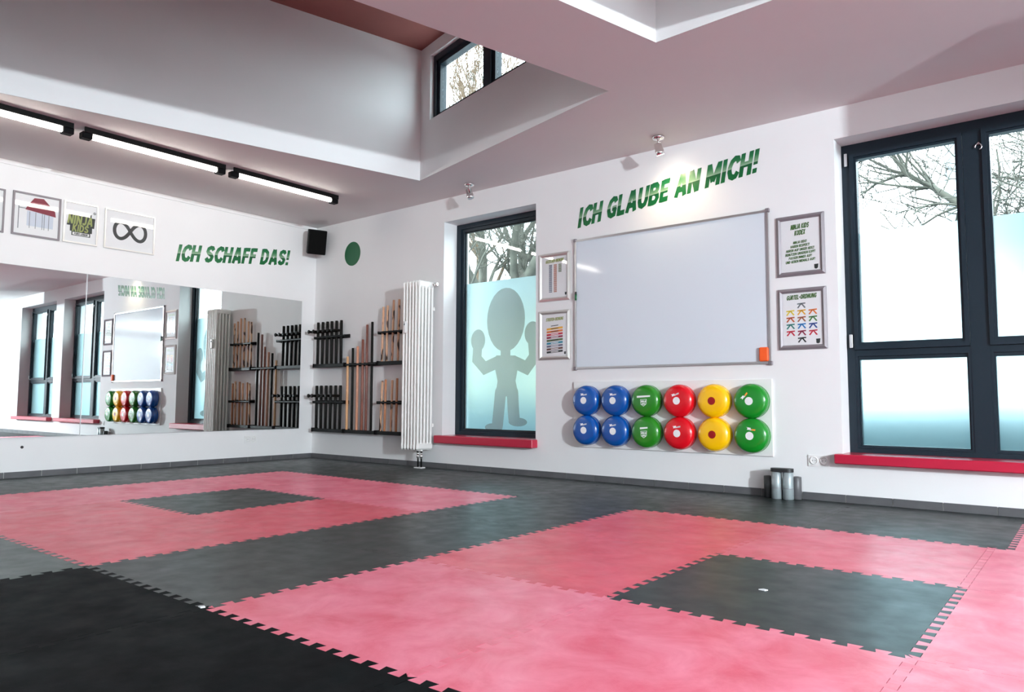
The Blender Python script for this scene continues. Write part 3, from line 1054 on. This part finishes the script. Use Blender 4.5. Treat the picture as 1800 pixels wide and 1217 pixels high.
# ------------------------------------------------------------------ whiteboard
t = thing('whiteboard', 'large whiteboard with thin aluminium frame on the window wall', 'whiteboard', (4.865, 0, 1.012))
MB().prism(rect(3.968, 5.762, 1.016, 2.208), FB, .002, .012).build('writing_surface', 'whiteboard_face', t)
m_ = MB()
u0, u1, v0, v1 = 3.963, 5.767, 1.010, 2.213
bars(m_, u0, u1, v0, v1, .018, FB, .0008, .020)
m_.build('board_frame', 'brushed_aluminium', t)
for a, b in ((u0, v0), (u1, v0), (u0, v1), (u1, v1)):
    MB().bbox(a - .012 if a == u0 else a - .02, a + .02 if a == u0 else a + .012, -.024, -.001, b - .012 if b == v0 else b - .02, b + .02 if b == v0 else b + .012, .004).build('frame_corner', 'bronze_grey_metal', t)
m_ = MB().bbox(5.682, 5.752, -.048, -.0125, 1.028, 1.138, .008)
t = thing('board_eraser', 'orange board eraser stuck to the lower right of the whiteboard', 'eraser', (5.717, -.0125, 1.028))
MB().bbox(5.682, 5.752, -.040, -.014, 1.028, 1.138, .008).build('grip', 'eraser_orange', t)
MB().bbox(5.684, 5.750, -.0142, -.0122, 1.03, 1.136, .0005).build('felt', 'print_grey', t)
t = thing('board_marker', 'dark green marker held at the left edge of the whiteboard', 'marker', (3.982, -.03, 1.645))
MB().tube([(3.984, -.031, 1.645), (3.984, -.031, 1.70)], .0095, 12).build('barrel', 'green_disc_vinyl', t)
MB().tube([(3.984, -.031, 1.70), (3.984, -.031, 1.724)], [.0100, .009], 12).build('cap', 'print_dark', t)

# ------------------------------------------------------------------ posters on the window wall
def emblem(p, fr, u, v, s=.018):
    printed(p, 'printed_emblem', fr, [[(u - s * .8, v + s), (u + s * .9, v + s * 1.1), (u + s * .7, v - s * .6), (u, v - s), (u - s * .7, v - s * .7)]], 'print_dark')
p = picture(FB, 5.828, 6.181, 1.670, 2.135, 'framed_poster', 'framed poster with the ninja kids codex in green lines', 'poster', .033, 'bronze_grey_metal', .022, True)
cu = 6.0
printed_text(p, 'printed_title', FB, [('NINJA KIDS', cu, 2.030, .038), ('KODEX', cu, 1.982, .038)], 'print_green', 0, hw=.13, rot=radians(3), wid=.58)
printed_text(p, 'printed_lines', FB, [('NINJA KIDS!', cu, 1.918, .020), ('HABEN RESPEKT!', cu, 1.889, .020), ('H\u00d6REN AUF UNSER HERZ!', cu, 1.860, .020),
                                     ('BENUTZEN UNSEREN KOPF!', cu, 1.831, .020), ('PASSEN IMMER AUF!', cu, 1.802, .020), ('UND GEBEN NIEMALS AUF!', cu, 1.773, .020)], 'print_green', 0, hw=.12, rot=radians(3), wid=.78)
emblem(p, FB, 6.115, 1.728)
p = picture(FB, 5.828, 6.182, 1.111, 1.574, 'framed_poster', 'framed belt chart headed GUERTEL-ORDNUNG with rows of coloured belts', 'poster', .033, 'bronze_grey_metal', .022, True)
printed_text(p, 'printed_title', FB, [('G\u00dcRTEL-ORDNUNG', cu, 1.492, .034)], 'print_green', 0, hw=.13, rot=radians(2), wid=.66)
def belt(u, v, s=1.0):
    q = lambda a, b: (u + a * s, v + b * s)
    return [[q(-.030, .012), q(.030, .016), q(.030, .006), q(-.030, .002)], [q(-.008, .008), q(.004, .008), q(-.022, -.026), q(-.032, -.022)], [q(-.004, .008), q(.008, .008), q(.032, -.022), q(.022, -.026)]]
rows = [['white'], ['yellow', 'amber', 'orange'], ['rust', 'brick', 'green'], ['sea', 'sky', 'blue'], ['crimson', 'wine', 'crimson'], ['black']]
for r, row in enumerate(rows):
    for k, cn in enumerate(row):
        bu = cu + (k - (len(row) - 1) / 2) * .082
        printed(p, 'printed_belt', FB, belt(bu, 1.448 - r * .052), 'print_grey' if cn == 'white' else 'ink_' + cn, 0)
emblem(p, FB, 6.115, 1.168)
p = picture(FB, 3.548, 3.904, 1.664, 2.124, 'framed_poster', 'silver framed badge chart with two long columns of small badges', 'poster', .033, 'champagne_metal', .022, True)
cu = 3.725
printed_text(p, 'printed_title', FB, [('ABZEICHEN-ORDNUNG', cu, 2.035, .030)], 'print_olive', 0, hw=.13, rot=radians(2), wid=.60)
for col, n, cn in ((3.680, 20, 'steelblue'), (3.735, 20, 'brick'), (3.79, 6, 'olive')):
    for k in range(n):
        v = 2.005 - k * .0135
        printed(p, 'printed_badge', FB, [rect(col - .018, col + .018, v, v + .0085)], 'ink_' + cn, 0)
emblem(p, FB, 3.855, 1.725, .013)
p = picture(FB, 3.548, 3.904, 1.105, 1.571, 'framed_poster', 'silver framed stripe chart with ten slanted coloured bars', 'poster', .033, 'champagne_metal', .022, True)
printed_text(p, 'printed_title', FB, [('STREIFEN-ORDNUNG', cu, 1.475, .030)], 'print_olive', 0, hw=.13, rot=radians(2), wid=.62)
for k, cn in enumerate(['white', 'amber', 'orange', 'crimson', 'wine', 'olive', 'teal', 'slate', 'brown', 'black']):
    v = 1.425 - k * .0275
    if cn != 'white':
        printed(p, 'printed_bar', FB, [[(3.635, v - .012), (3.82, v), (3.82, v + .019), (3.635, v + .007)]], 'ink_' + cn, 0)
    printed(p, 'printed_caption', FB, [[(3.685, v - .003), (3.77, v + .0025), (3.77, v + .0095), (3.685, v + .004)]], 'print_dark' if k < 3 or k == 5 else 'print_white', 1)
emblem(p, FB, 3.845, 1.165, .013)

# ------------------------------------------------------------------ kick pads on their board
t = MB().bbox(3.950, 5.770, -.019, -.0006, .300, .893, .003).build('pad_board', 'white_plastic')
tag(t, 'flat white board carrying the twelve round pads', 'board')
colors = ['blue', 'blue', 'green', 'red', 'yellow', 'deep_green']
poslab = ['far left', 'second from the left', 'third from the left with a shield emblem', 'fourth from the left', 'with a dark red centre', 'far right with a white centre']
pad_meshes = {}
for k, cn in enumerate(colors):
    for row in (0, 1):
        x = 4.125 + .3005 * k
        z = (.722, .457)[row]
        cl = {'deep_green': 'green'}.get(cn, cn)
        t = thing('kick_pad', 'round %s kick pad in the %s row, %s' % (cl, ('upper', 'lower')[row], poslab[k]), 'pad', (x, -.019, z), 'kick pads on the white board')
        fr = lambda u, v, d, x=x, z=z: (x + u, -.019 - d, z + v)
        b = MB()
        b.lathe([(.100, .001), (.122, .003), (.132, .012), (.1345, .024), (.1345, .034), (.129, .037), (.129, .040), (.1345, .043), (.1345, .062), (.130, .080), (.120, .094), (.105, .102), (.08, .1055), (.04, .107), (.002, .107)], fr, 0, 0, 48)
        b.build('pad_body', 'vinyl_' + cn, t)
        s = MB()
        s.lathe([(.1292, .0365), (.1305, .0368), (.1305, .0402), (.1292, .0405)], fr, 0, 0, 48)
        s.build('side_seam', 'dark_seam', t)
        ang = {(5, 0): .75, (5, 1): -.22, (3, 0): .25}.get((k, row), .06 if row else -.02)
        if cn == 'green':
            e = MB()
            sh = [(-.030, .006), (.030, .010), (.026, -.034), (0, -.052), (-.026, -.036)]
            e.prism([(a, c2 + .004) for a, c2 in sh], fr, .1073, .1077)
            e = e.build('emblem', 'print_white', t)
            q = MB()
            q.prism([(a * .86, (c2 + .018) * .86 - .014) for a, c2 in sh], fr, .1078, .1081)
            q.build('emblem_field', 'vinyl_green', e)
            q = MB()
            text_line(q, 'NINJA', fr, 0, -.014, .016, .1082, .1084, hw=.12, wid=.9)
            text_line(q, 'KIDS', fr, 0, -.034, .015, .1082, .1084, hw=.12, wid=.9)
            q.build('emblem_lettering', 'print_white', e)
            q = MB()
            w_ = .062 if row == 0 else .036
            q.prism([(-w_, .024), (w_, .032), (w_, .046), (-w_, .040)], fr, .1066, .1076)
            q.build('brand_mark', 'print_white', t)
        else:
            e = MB().prism(disc(0, 0, .031, 28), fr, .1068, .1078)
            e.build('centre_spot', 'print_dark_red' if cn == 'yellow' else 'print_white', t)
            if cn != 'yellow':
                def rt(a, c2): return (a * cos(ang) - c2 * sin(ang), a * sin(ang) + c2 * cos(ang))
                q = MB()
                q.prism([rt(-.036, .060), rt(-.026, .056), rt(-.028, .042), rt(-.024, .042), rt(0, .055), rt(-.004, .062)], fr, .1060, .1076)
                for a in range(3):
                    q.prism([rt(-.020 + a * .009, .043), rt(-.014 + a * .009, .043), rt(-.013 + a * .009, .053), rt(-.019 + a * .009, .053)], fr, .1061, .1078)
                q.build('brand_mark', 'print_white', t)
                q = MB().prism([rt(.006, .044), rt(.034, .048), rt(.036, .060), rt(.008, .056)], fr, .1058, .1076)
                q.build('brand_mark', 'print_orange' if k == 5 else 'white_grey', t)

# ------------------------------------------------------------------ foam rolls by the skirting
t = thing('roll_pair', 'pair of silver foam rolls strapped under a black cap on the mats by the wall', 'rolls', (5.865, -.10, 0))
for c in ((5.822, -.115), (5.905, -.112)):
    m_ = MB()
    m_.lathe([(.034, .0), (.0385, .004), (.0385, .196), (.034, .2)], lambda u, v, d: (u, v, d), *c, 28)
    r = m_.build('silver_roll', 'foam_silver', t)
    MB().lathe([(.039, .080), (.0392, .0802), (.0392, .083), (.039, .0832)], lambda u, v, d: (u, v, d), *c, 28).build('seam', 'bronze_grey_metal', r)
m_ = MB()
ro = [(5.822 + .041 * cos(a), -.115 + .041 * sin(a)) for a in [pi / 2 + pi * i / 12 for i in range(13)]] + [(5.905 + .041 * cos(a), -.112 + .041 * sin(a)) for a in [-pi / 2 + pi * i / 12 for i in range(13)]]
m_.prism(ro, lambda u, v, d: (u, v, d), .2002, .226)
m_.build('cap', 'black_rubber', t)
for lab, c, h_ in (('short dark foam roll left of the silver pair', (5.752, -.085), .162), ('short grey foam roll half hidden right of the silver pair', (5.950, -.058), .165)):
    m_ = MB()
    m_.lathe([(.030, .0), (.034, .003), (.034, h_ - .003), (.031, h_), (.016, h_), (.014, h_ - .01)], lambda u, v, d: (u, v, d), *c, 24)
    t = m_.build('foam_roll', 'black_rubber' if 'dark' in lab else 'grey_tile', None, (c[0], c[1], 0))
    tag(t, lab, 'roll')

# ------------------------------------------------------------------ radiator
t = thing('radiator', 'tall white column radiator between weapon rack and narrow window', 'radiator', (2.02, -.15, .19))
RX0, NS, NP = 1.921, 6, 5
PX, PY = .0455, .0475
ZB, ZT = .195, 1.99
sec = None
for i in range(NS):
    x = RX0 + i * PX
    m_ = MB()
    for k in range(NP):
        y = -.252 + k * PY
        m_.tube([(x, y, ZB + .02), (x, y, ZT - .02)], .0150, 10, caps=False)
    for za, zb in ((ZB, ZB + .075), (ZT - .075, ZT)):
        m_.bbox(x - .0165, x + .0165, -.270, -.035, za, zb, .016)
    m_.build('section', 'radiator_enamel', t)
m_ = MB()
for z in (ZB + .04, ZT - .04):
    for y in (-.22, -.09):
        m_.tube([(RX0, y, z), (RX0 + (NS - 1) * PX, y, z)], .014, 10)
m_.build('connector', 'radiator_enamel', t)
v = MB()
v.tube([(2.135, -.06, 1.96), (2.19, -.06, 1.96)], .013, 12)
v.tube([(2.19, -.06, 1.96), (2.225, -.06, 1.963)], [.022, .017], 14)
v.tube([(2.165, -.06, 1.955), (2.165, -.035, 1.955), (2.165, -.002, 1.955)], .010, 10)
v.build('vent_valve', 'chrome', t)
b_ = MB()
for z in (.45, 1.70):
    b_.tube([(2.10, -.04, z), (2.10, -.001, z)], .012, 10)
    b_.bbox(2.13, 2.165, -.05, -.03, z - .02, z + .02, .004)
b_.build('wall_bracket', 'radiator_enamel', t)
m_ = MB().bbox(1.955, 1.990, -.296, -.2695, 1.43, 1.56, .006)
hc = m_.build('heat_meter', 'white_plastic', t)
MB().bbox(1.964, 1.981, -.2975, -.2955, 1.515, 1.535, .0005).build('meter_display', 'print_grey', hc)
for x in (2.055, 2.105):
    q = MB()
    q.tube([(x, -.15, .0), (x, -.15, .20)], .009, 10)
    pipe = q.build('pipe', 'black_metal', t)
    q = MB()
    q.tube([(x, -.15, .205), (x, -.15, .19), (x, -.15, .17), (x, -.15, .168), (x, -.15, .145), (x, -.15, .143), (x, -.15, .12), (x, -.15, .105)], [.014, .018, .018, .012, .012, .017, .017, .011], 12)
    q.build('fitting', 'chrome', pipe)
MB().bbox(2.025, 2.135, -.185, -.115, .0005, .012, .004).build('floor_rosette', 'white_plastic', t)

# ------------------------------------------------------------------ weapon rack
def rack(label, x0, x1, holders, shelves, group='weapon rack bays'):
    t = thing('weapon_rack', label, 'rack', ((x0 + x1) / 2, 0, .31), group)
    for z in shelves:
        m_ = MB()
        m_.bbox(x0, x1, -.085, -.001, z - .035, z - .022, .003)
        m_.bbox(x0, x1, -.088, -.078, z - .035, z + .006, .003)
        s = m_.build('shelf_rail', 'black_metal', t)
        e = MB()
        for xx in (x0, x1 - .006):
            e.bbox(xx, xx + .006, -.10, -.001, z - .037, z + .012, .002)
        e.build('end_cap', 'black_plastic', s)
    for z in holders:
        m_ = MB()
        m_.bbox(x0, x1, -.022, -.001, z - .022, z + .022, .004)
        m_.bbox(x0, x1, -.092, -.084, z - .010, z + .010, .003)
        s = m_.build('holder_bar', 'black_metal', t)
        n = max(6, int((x1 - x0) / .09))
        e = MB()
        for q in range(n + 1):
            xx = x0 + (x1 - x0 - .008) * q / n
            e.bbox(xx, xx + .008, -.09, -.02, z - .018, z + .014, .002)
        e.build('divider', 'black_plastic', s)
    return t
rack('black wall rack holding the tonfas next to the room corner', .115, .715, (1.487, .690), (1.150, .362))
rack('black wall rack holding the six long staffs', .735, 1.285, (1.135,), (.362,))
rack('black wall rack holding the short sticks beside the radiator', 1.305, 1.835, (1.487, .690), (1.150, .362))

def tonfa_proto():
    t = thing('tonfa', '', 'tonfa', (0, 0, 0), 'black tonfas in the wall rack')
    m_ = MB()
    m_.tube([(0, 0, 0), (0, 0, .006), (0, 0, .30), (0, 0, .545), (0, 0, .551)], [.014, .017, .0175, .0175, .015], 14)
    m_.build('shaft', 'black_lacquer', t)
    g = MB()
    g.tube([(0, -.012, .425), (0, -.05, .425), (0, -.10, .425), (0, -.118, .425), (0, -.126, .425), (0, -.136, .425), (0, -.142, .425)], [.016, .0175, .015, .015, .023, .023, .015], 14)
    g.build('side_handle', 'black_lacquer', t)
    return t
tp = tonfa_proto()
first = True
for row, z, dz in (('upper', 1.129, .012), ('lower', .341, 0.0)):
    for k in range(6):
        o = tp if first else copy_tree(tp)
        first = False
        o.location = (.150 + k * .0915, -.052, z)
        o.rotation_euler = (0, radians(random.uniform(-.6, .6)), radians(random.uniform(-8, 8)))
        o['label'] = 'black tonfa, %s from the room corner in the %s rack row' % (ORD[k], row)

staffs = [('pale wooden staff, shortest of the six', 'wood_pale', 1.234), ('black staff second from the corner side', 'black_lacquer', 1.332), ('rose brown wooden staff, third of the six', 'wood_rose', 1.349),
          ('reddish brown wooden staff, fourth of the six', 'wood_red', 1.426), ('tall mahogany staff, fifth of the six', 'wood_mahogany', 1.595), ('tallest black staff, next to the short sticks', 'black_lacquer', 1.623)]
for k, (lab, mt, zt) in enumerate(staffs):
    x = (.741, .834, .922, 1.013, 1.086, 1.176)[k] + .005
    m_ = MB()
    m_.tube([(x, -.058, .341), (x, -.058, .346), (x, -.058, .8), (x - .003, -.058, zt - .006), (x - .003, -.058, zt)], [.013, .015, .0155, .0145, .012], 14)
    t = m_.build('bo_staff', mt, None, (x, -.058, .341))
    tag(t, lab, 'staff', 'long staffs in the middle rack')

def short_stick(x, z, L, lean, matn, label):
    m_ = MB()
    m_.tube([(0, 0, 0), (0, 0, .004), (0, 0, L * .5), (0, 0, L - .004), (0, 0, L)], [.011, .0135, .014, .0135, .011], 12)
    me = m_.mesh('rattan_stick')
    me.materials.append(MATS[matn])
    o = bpy.data.objects.new('rattan_stick', me)
    COL.objects.link(o)
    o.location = (x, -.055, z)
    o.rotation_euler = (0, lean, 0)
    tag(o, label, 'stick', 'short sticks in the right rack')
up_h = [.655, .665, .72, .72, .68, .66]
lo_h = [.595, .61, .60, .62, .63, .60]
for k in range(6):
    xu = (1.345, 1.425, 1.520, 1.615, 1.700, 1.78)[k]
    xl = (1.335, 1.410, 1.515, 1.600, 1.700, 1.78)[k]
    short_stick(xu, 1.1295, up_h[k], radians((1.6, .8, 1.2, .8, .3, .5)[k]), 'wood_burnt', 'scorched rattan stick, %s from the staffs, upper right rack' % ORD[k])
    short_stick(xl, .3415, lo_h[k], radians((3.0, 1.0, 1.6, 1.0, 1.8, .5)[k]), ('wood_burnt', 'wood_plain')[k % 2], '%s stick, %s from the staffs, lower right rack' % (('scorched rattan', 'plain reddish wooden')[k % 2], ORD[k]))

# ------------------------------------------------------------------ loudspeaker in the corner
t = thing('loudspeaker', 'black loudspeaker tilted down in the upper corner of the room', 'speaker', (.16, -.17, 2.68))
sp = MB()
body = [(-.115, -.095), (.115, -.095), (.085, .085), (-.085, .085)]   # plan, front at -y
def sfx(u, v, w):
    return (u, v, w)
vs = [(u, v, w) for w in (-.150, .150) for u, v in body]
sp.add(vs, [(3, 2, 1, 0), (4, 5, 6, 7)] + [(i, (i + 1) % 4, 4 + (i + 1) % 4, 4 + i) for i in range(4)])
def sub(mb_, name, mt):
    me = mb_.mesh(name)
    me.materials.append(MATS[mt])
    o = bpy.data.objects.new(name, me)
    COL.objects.link(o)
    o.parent = t
    return o
bd = sub(sp, 'cabinet', 'black_plastic')
md = bd.modifiers.new('bevel', 'BEVEL'); md.width = .012; md.segments = 3
gr = MB().bbox(-.102, .102, -.1045, -.0955, -.137, .137, .004)
sub(gr, 'grille', 'speaker_grille')
bk = MB()
bk.tube([(0, .06, .0), (0, .125, .0)], .014, 10)
bk.bbox(-.03, .03, .12, .135, -.05, .05, .004)
sub(bk, 'wall_mount', 'black_metal')
t.rotation_euler = (radians(14), 0, radians(68))
t.location = (.205, -.165, 2.675)

# ------------------------------------------------------------------ row of tube lights on the ceiling
def batten(y0, y1, label):
    t = thing('ceiling_light', label, 'lamp', (1.40, (y0 + y1) / 2, H), 'tube lights over the mirror')
    MB().bbox(1.362, 1.438, y0, y1, H - .035, H - .0005, .004).build('housing', 'brushed_aluminium', t)
    MB().bbox(1.440, 1.452, y0 - .05, y1 + .05, H - .045, H - .0005, .002).build('side_rail', 'black_metal', t)
    n = 8
    m_ = MB()
    prof = [(1.40 + .021 * cos(a), H - .058 + .021 * sin(a)) for a in [2 * pi * i / 12 for i in range(12)]]
    m_.prism(prof, lambda u, v, d: (u, d, v), y0 + .02, y1 - .02)
    m_.build('tube', 'lamp_diffuser', t)
    for a, b in ((y0 - .06, y0 + .02), (y1 - .02, y1 + .06)):
        MB().bbox(1.364, 1.436, a, b, H - .088, H - .034, .006).build('end_connector', 'black_plastic', t)
    return t
batten(-1.96, -.84, 'tube light nearest the corner in the ceiling row')
batten(-3.26, -2.14, 'middle tube light of the ceiling row')
batten(-4.56, -3.44, 'tube light at the left edge of the ceiling row')

# ------------------------------------------------------------------ ceiling spots
def spot(x, y, aim, label, lit=False):
    t = thing('ceiling_spot', label, 'spotlight', (x, y, H), 'chrome ceiling spots')
    MB().lathe([(.052, -.0005), (.052, -.010), (.042, -.022), (.014, -.028)], lambda u, v, d: (u, v, H + d), x, y, 24).build('ceiling_rose', 'chrome', t)
    MB().tube([(x, y, H - .02), (x, y, H - .065)], .010, 10).build('stem', 'chrome', t)
    a = Vector(aim).normalized()
    c = Vector((x, y, H - .085))
    h = MB()
    h.tube([c - a * .035, c - a * .03, c + a * .02, c + a * .022, c + a * .062, c + a * .066], [.018, .030, .032, .036, .038, .033], 20)
    h.build('lamp_head', 'chrome', t)
    MB().tube([c + a * .0662, c + a * .0672], .030, 18).build('lens', 'lamp_glow' if lit else 'white_grey', t)
    if lit:
        l = point_lamp('spot_lamp', (0, 0, 0), 5.0, (1.0, .80, .50), .02, 'SPOT')
        l.data.spot_size = radians(130)
        l.data.spot_blend = .9
        l.location = c + a * .075
        l.rotation_euler = a.to_track_quat('-Z', 'Y').to_euler()
spot(2.832, -.235, (.28, .10, -1), 'unlit chrome ceiling spot above the narrow window')
spot(4.96, -.262, (.10, .40, -1), 'lit chrome ceiling spot above the words over the whiteboard', True)

# unseen box added right of frame to cast the shadow above the large window
m_ = MB().bbox(8.12, 10.2, -1.32, -1.20, 2.50, 2.825, .01)
for xx in (8.5, 9.8):
    m_.tube([(xx, -1.26, 2.82), (xx, -1.26, H - .0005)], .008, 8)
struct(m_.build('unseen_shade_box', 'white_plastic'))

# small paper scraps on the mats
for x, y, lab, s in ((6.68, -2.80, 'tiny white scrap on the black mat in the near ring', .016), (5.25, -4.275, 'tiny white chip at the left corner of the near ring', .014)):
    m_ = MB().prism([(x - s, y - s * .5), (x + s * .6, y - s * .7), (x + s, y + s * .3), (x - s * .2, y + s * .7)], lambda u, v, d: (u, v, d), .0006, .004)
    tag(m_.build('paper_scrap', 'paper', None, (x, y, 0)), lab, 'scrap')

# ================================================================== OUTSIDE
struct(MB().box(-70, 70, WT + .001, 120, -.45, -.35).build('ground', 'asphalt'))

def grow(mb, p, d, L, r, depth, rng, n=6, up=.08, spread=.75, kids=(2, 4), wig=.18, minr=.003):
    k = 5
    path, rad = [p.copy()], [r]
    for i in range(k):
        d = (d + Vector((rng.gauss(0, wig), rng.gauss(0, wig), rng.gauss(0, wig) + up))).normalized()
        p = p + d * L / k
        path.append(p.copy())
        rad.append(max(minr, r * (1 - .45 * (i + 1) / k)))
    mb.tube(path, rad, n if r > .02 else 4 if r > .008 else 3, caps=False)
    if depth <= 0: return
    for q in range(rng.randint(*kids)):
        i = rng.randint(2, k)
        a = Vector((rng.gauss(0, 1), rng.gauss(0, 1), rng.gauss(0, .7)))
        a = (a - d * a.dot(d)).normalized()
        nd = (d * (1 - spread * .5) + a * spread * rng.uniform(.5, 1)).normalized()
        grow(mb, path[i], nd, L * rng.uniform(.55, .8), max(minr, rad[i] * rng.uniform(.45, .7)), depth - 1, rng, n, up, spread, kids, wig, minr)

def tree(label, base, h, r, seed, depth=5, lean=(0, 0), twig='bark', **kw):
    rng = random.Random(seed)
    t = thing('bare_tree', label, 'tree', base, 'bare trees outside')
    m_ = MB()
    b = Vector(base)
    d = Vector((lean[0], lean[1], 1)).normalized()
    path = [b + d * h * i / 5 + Vector((rng.gauss(0, .03), rng.gauss(0, .03), 0)) * (i > 0) * h * .3 for i in range(6)]
    m_.tube(path, [r * (1 - .07 * i) for i in range(6)], 10, caps=False)
    m_.build('trunk', 'bark', t)
    c_ = MB()
    for q in range(kw.pop('limbs', 5)):
        i = rng.choice((3, 4, 5))
        a = rng.uniform(0, 2 * pi)
        el = rng.uniform(.5, 1.3)
        grow(c_, path[i], Vector((cos(a), sin(a), el)).normalized(), h * rng.uniform(.45, .7), r * rng.uniform(.35, .55), depth, rng, **kw)
    c_.build('branches', twig, t, recalc=False)
    return t
tree('gnarled bare tree filling the top of the narrow window', (-1.2, 5.6, -.35), 3.3, .26, 11, 5, limbs=8, kids=(3, 4), spread=.8, minr=.004, wig=.13)
tree('bare tree right behind the gnarled one in the narrow window', (-.2, 7.2, -.35), 3.2, .20, 23, 5, (.1, 0), limbs=7, kids=(2, 4), spread=.8, minr=.005, wig=.13)
tree('slender bare tree seen through the roof shaft window', (-3.0, 6.6, -.35), 5.2, .13, 31, 4, twig='twig', limbs=7, kids=(3, 4), up=.16, spread=.6, minr=.009)
# branch reaching across the large window
rng = random.Random(5)
t = thing('bare_tree', 'bare tree reaching a long branch across the large window', 'tree', (9.6, 5.7, -.35), 'bare trees outside')
m_ = MB()
m_.tube([(9.6, 5.7, -.35), (9.45, 5.6, 1.2), (9.4, 5.6, 2.6), (9.5, 5.7, 4.2), (9.6, 5.7, 6.0)], [.22, .19, .17, .12, .07], 10, caps=False)
m_.build('trunk', 'bark', t)
c_ = MB()
main = [(9.42, 5.6, 1.2), (7.9, 5.1, 2.1), (6.80, 5.0, 2.92), (6.48, 5.0, 3.20), (6.17, 5.0, 3.49), (5.86, 5.0, 3.73), (5.68, 5.0, 4.10)]
c_.tube(main, [.085, .07, .055, .046, .038, .028, .018], 8, caps=False)
for i, (px_, py_, pz_) in enumerate(main[1:]):
    for q in range(6):
        a = Vector((rng.uniform(-1.2, .25), rng.uniform(-.3, .3), rng.uniform(-.3, .8))).normalized()
        grow(c_, Vector((px_, py_, pz_)), a, rng.uniform(.5, .95), .018, 3, rng, n=4, up=.03, spread=.8, kids=(2, 3), wig=.16, minr=.0052)
for q in range(9):      # limbs reaching left in front of the right light
    z = rng.uniform(2.2, 4.6)
    grow(c_, Vector((9.45, 5.6, z)), Vector((-1, rng.uniform(-.35, .25), rng.uniform(-.1, .5))).normalized(), rng.uniform(1.6, 2.3), .05, 4, rng, n=5, up=.03, kids=(2, 4), spread=.8, minr=.007)
c_.build('branches', 'bark', t, recalc=False)
# grey mast
t = MB().tube([(5.0, 16, -.35), (5.0, 16, 7.9), (5.0, 16, 7.95), (5.0, 16, 11.5)], [.16, .12, .05, .03], 8).build('street_mast', 'mast_grey', None, (5.0, 16, -.35))
tag(t, 'thin grey mast standing far behind the large window', 'mast')
# pale house across the yard
def house(label, x0, x1, y0, y1, zh, wallm, nwin, floors):
    t = thing('house', label, 'building', ((x0 + x1) / 2, (y0 + y1) / 2, -.35))
    MB().box(x0, x1, y0, y1, -.35, zh).build('wall', wallm, t)
    yc = (y0 + y1) / 2
    r = MB()
    r.add([(x0 - .3, y0 - .3, zh), (x1 + .3, y0 - .3, zh), (x1 + .3, y1 + .3, zh), (x0 - .3, y1 + .3, zh), (x0 - .3, yc, zh + 2.2), (x1 + .3, yc, zh + 2.2)],
          [(0, 1, 2, 3), (0, 4, 5, 1), (2, 5, 4, 3), (0, 3, 4), (1, 5, 2)])
    r.build('roof', 'house_roof', t)
    for f in range(floors):
        for k in range(nwin):
            xa = x0 + (x1 - x0) * (k + .3) / nwin
            MB().box(xa, xa + 1.1, y0 - .03, y0 + .05, .7 + f * 2.8, 2.1 + f * 2.8).build('window', 'house_window', t)
house('pale yellow house far behind the narrow window', -24, -11, 22, 30, 5.0, 'house_plaster', 4, 2)

# clipped hedge along the outside of the windows
def hedge(label, x0, x1, y0, y1, z1, seed):
    rng = random.Random(seed)
    t = thing('hedge', label, 'hedge', ((x0 + x1) / 2, (y0 + y1) / 2, -.35), 'clipped hedges outside')
    MB().bbox(x0, x1, y0, y1, -.35, z1, .12).build('hedge_core', 'shrub_leaf', t)
    m_ = MB()
    for q in range(int((x1 - x0) * 260)):
        x, f = rng.uniform(x0, x1), rng.random()
        y, z = (y0 + rng.uniform(-.03, .02), rng.uniform(-.3, z1)) if f < .55 else (rng.uniform(y0, y1), z1 + rng.uniform(-.02, .05))
        a, b = rng.uniform(0, 2 * pi), rng.uniform(.03, .06)
        u = Vector((cos(a), rng.uniform(-.5, .5), sin(a))) * b
        w = Vector((-sin(a), rng.uniform(-.5, .5), cos(a))) * b * .5
        p = Vector((x, y, z))
        m_.add([p - u, p + w, p + u, p - w], [(0, 1, 2, 3)])
    l = m_.build('hedge_leaves', 'shrub_leaf', t, recalc=False)
    l['kind'] = 'stuff'
hedge('low clipped hedge blurred behind the frosted narrow window', -2.2, 3.2, 2.4, 3.1, .66, 3)
hedge('low clipped hedge blurred behind the frosted large window', 5.2, 11.0, 2.4, 3.1, .62, 4)
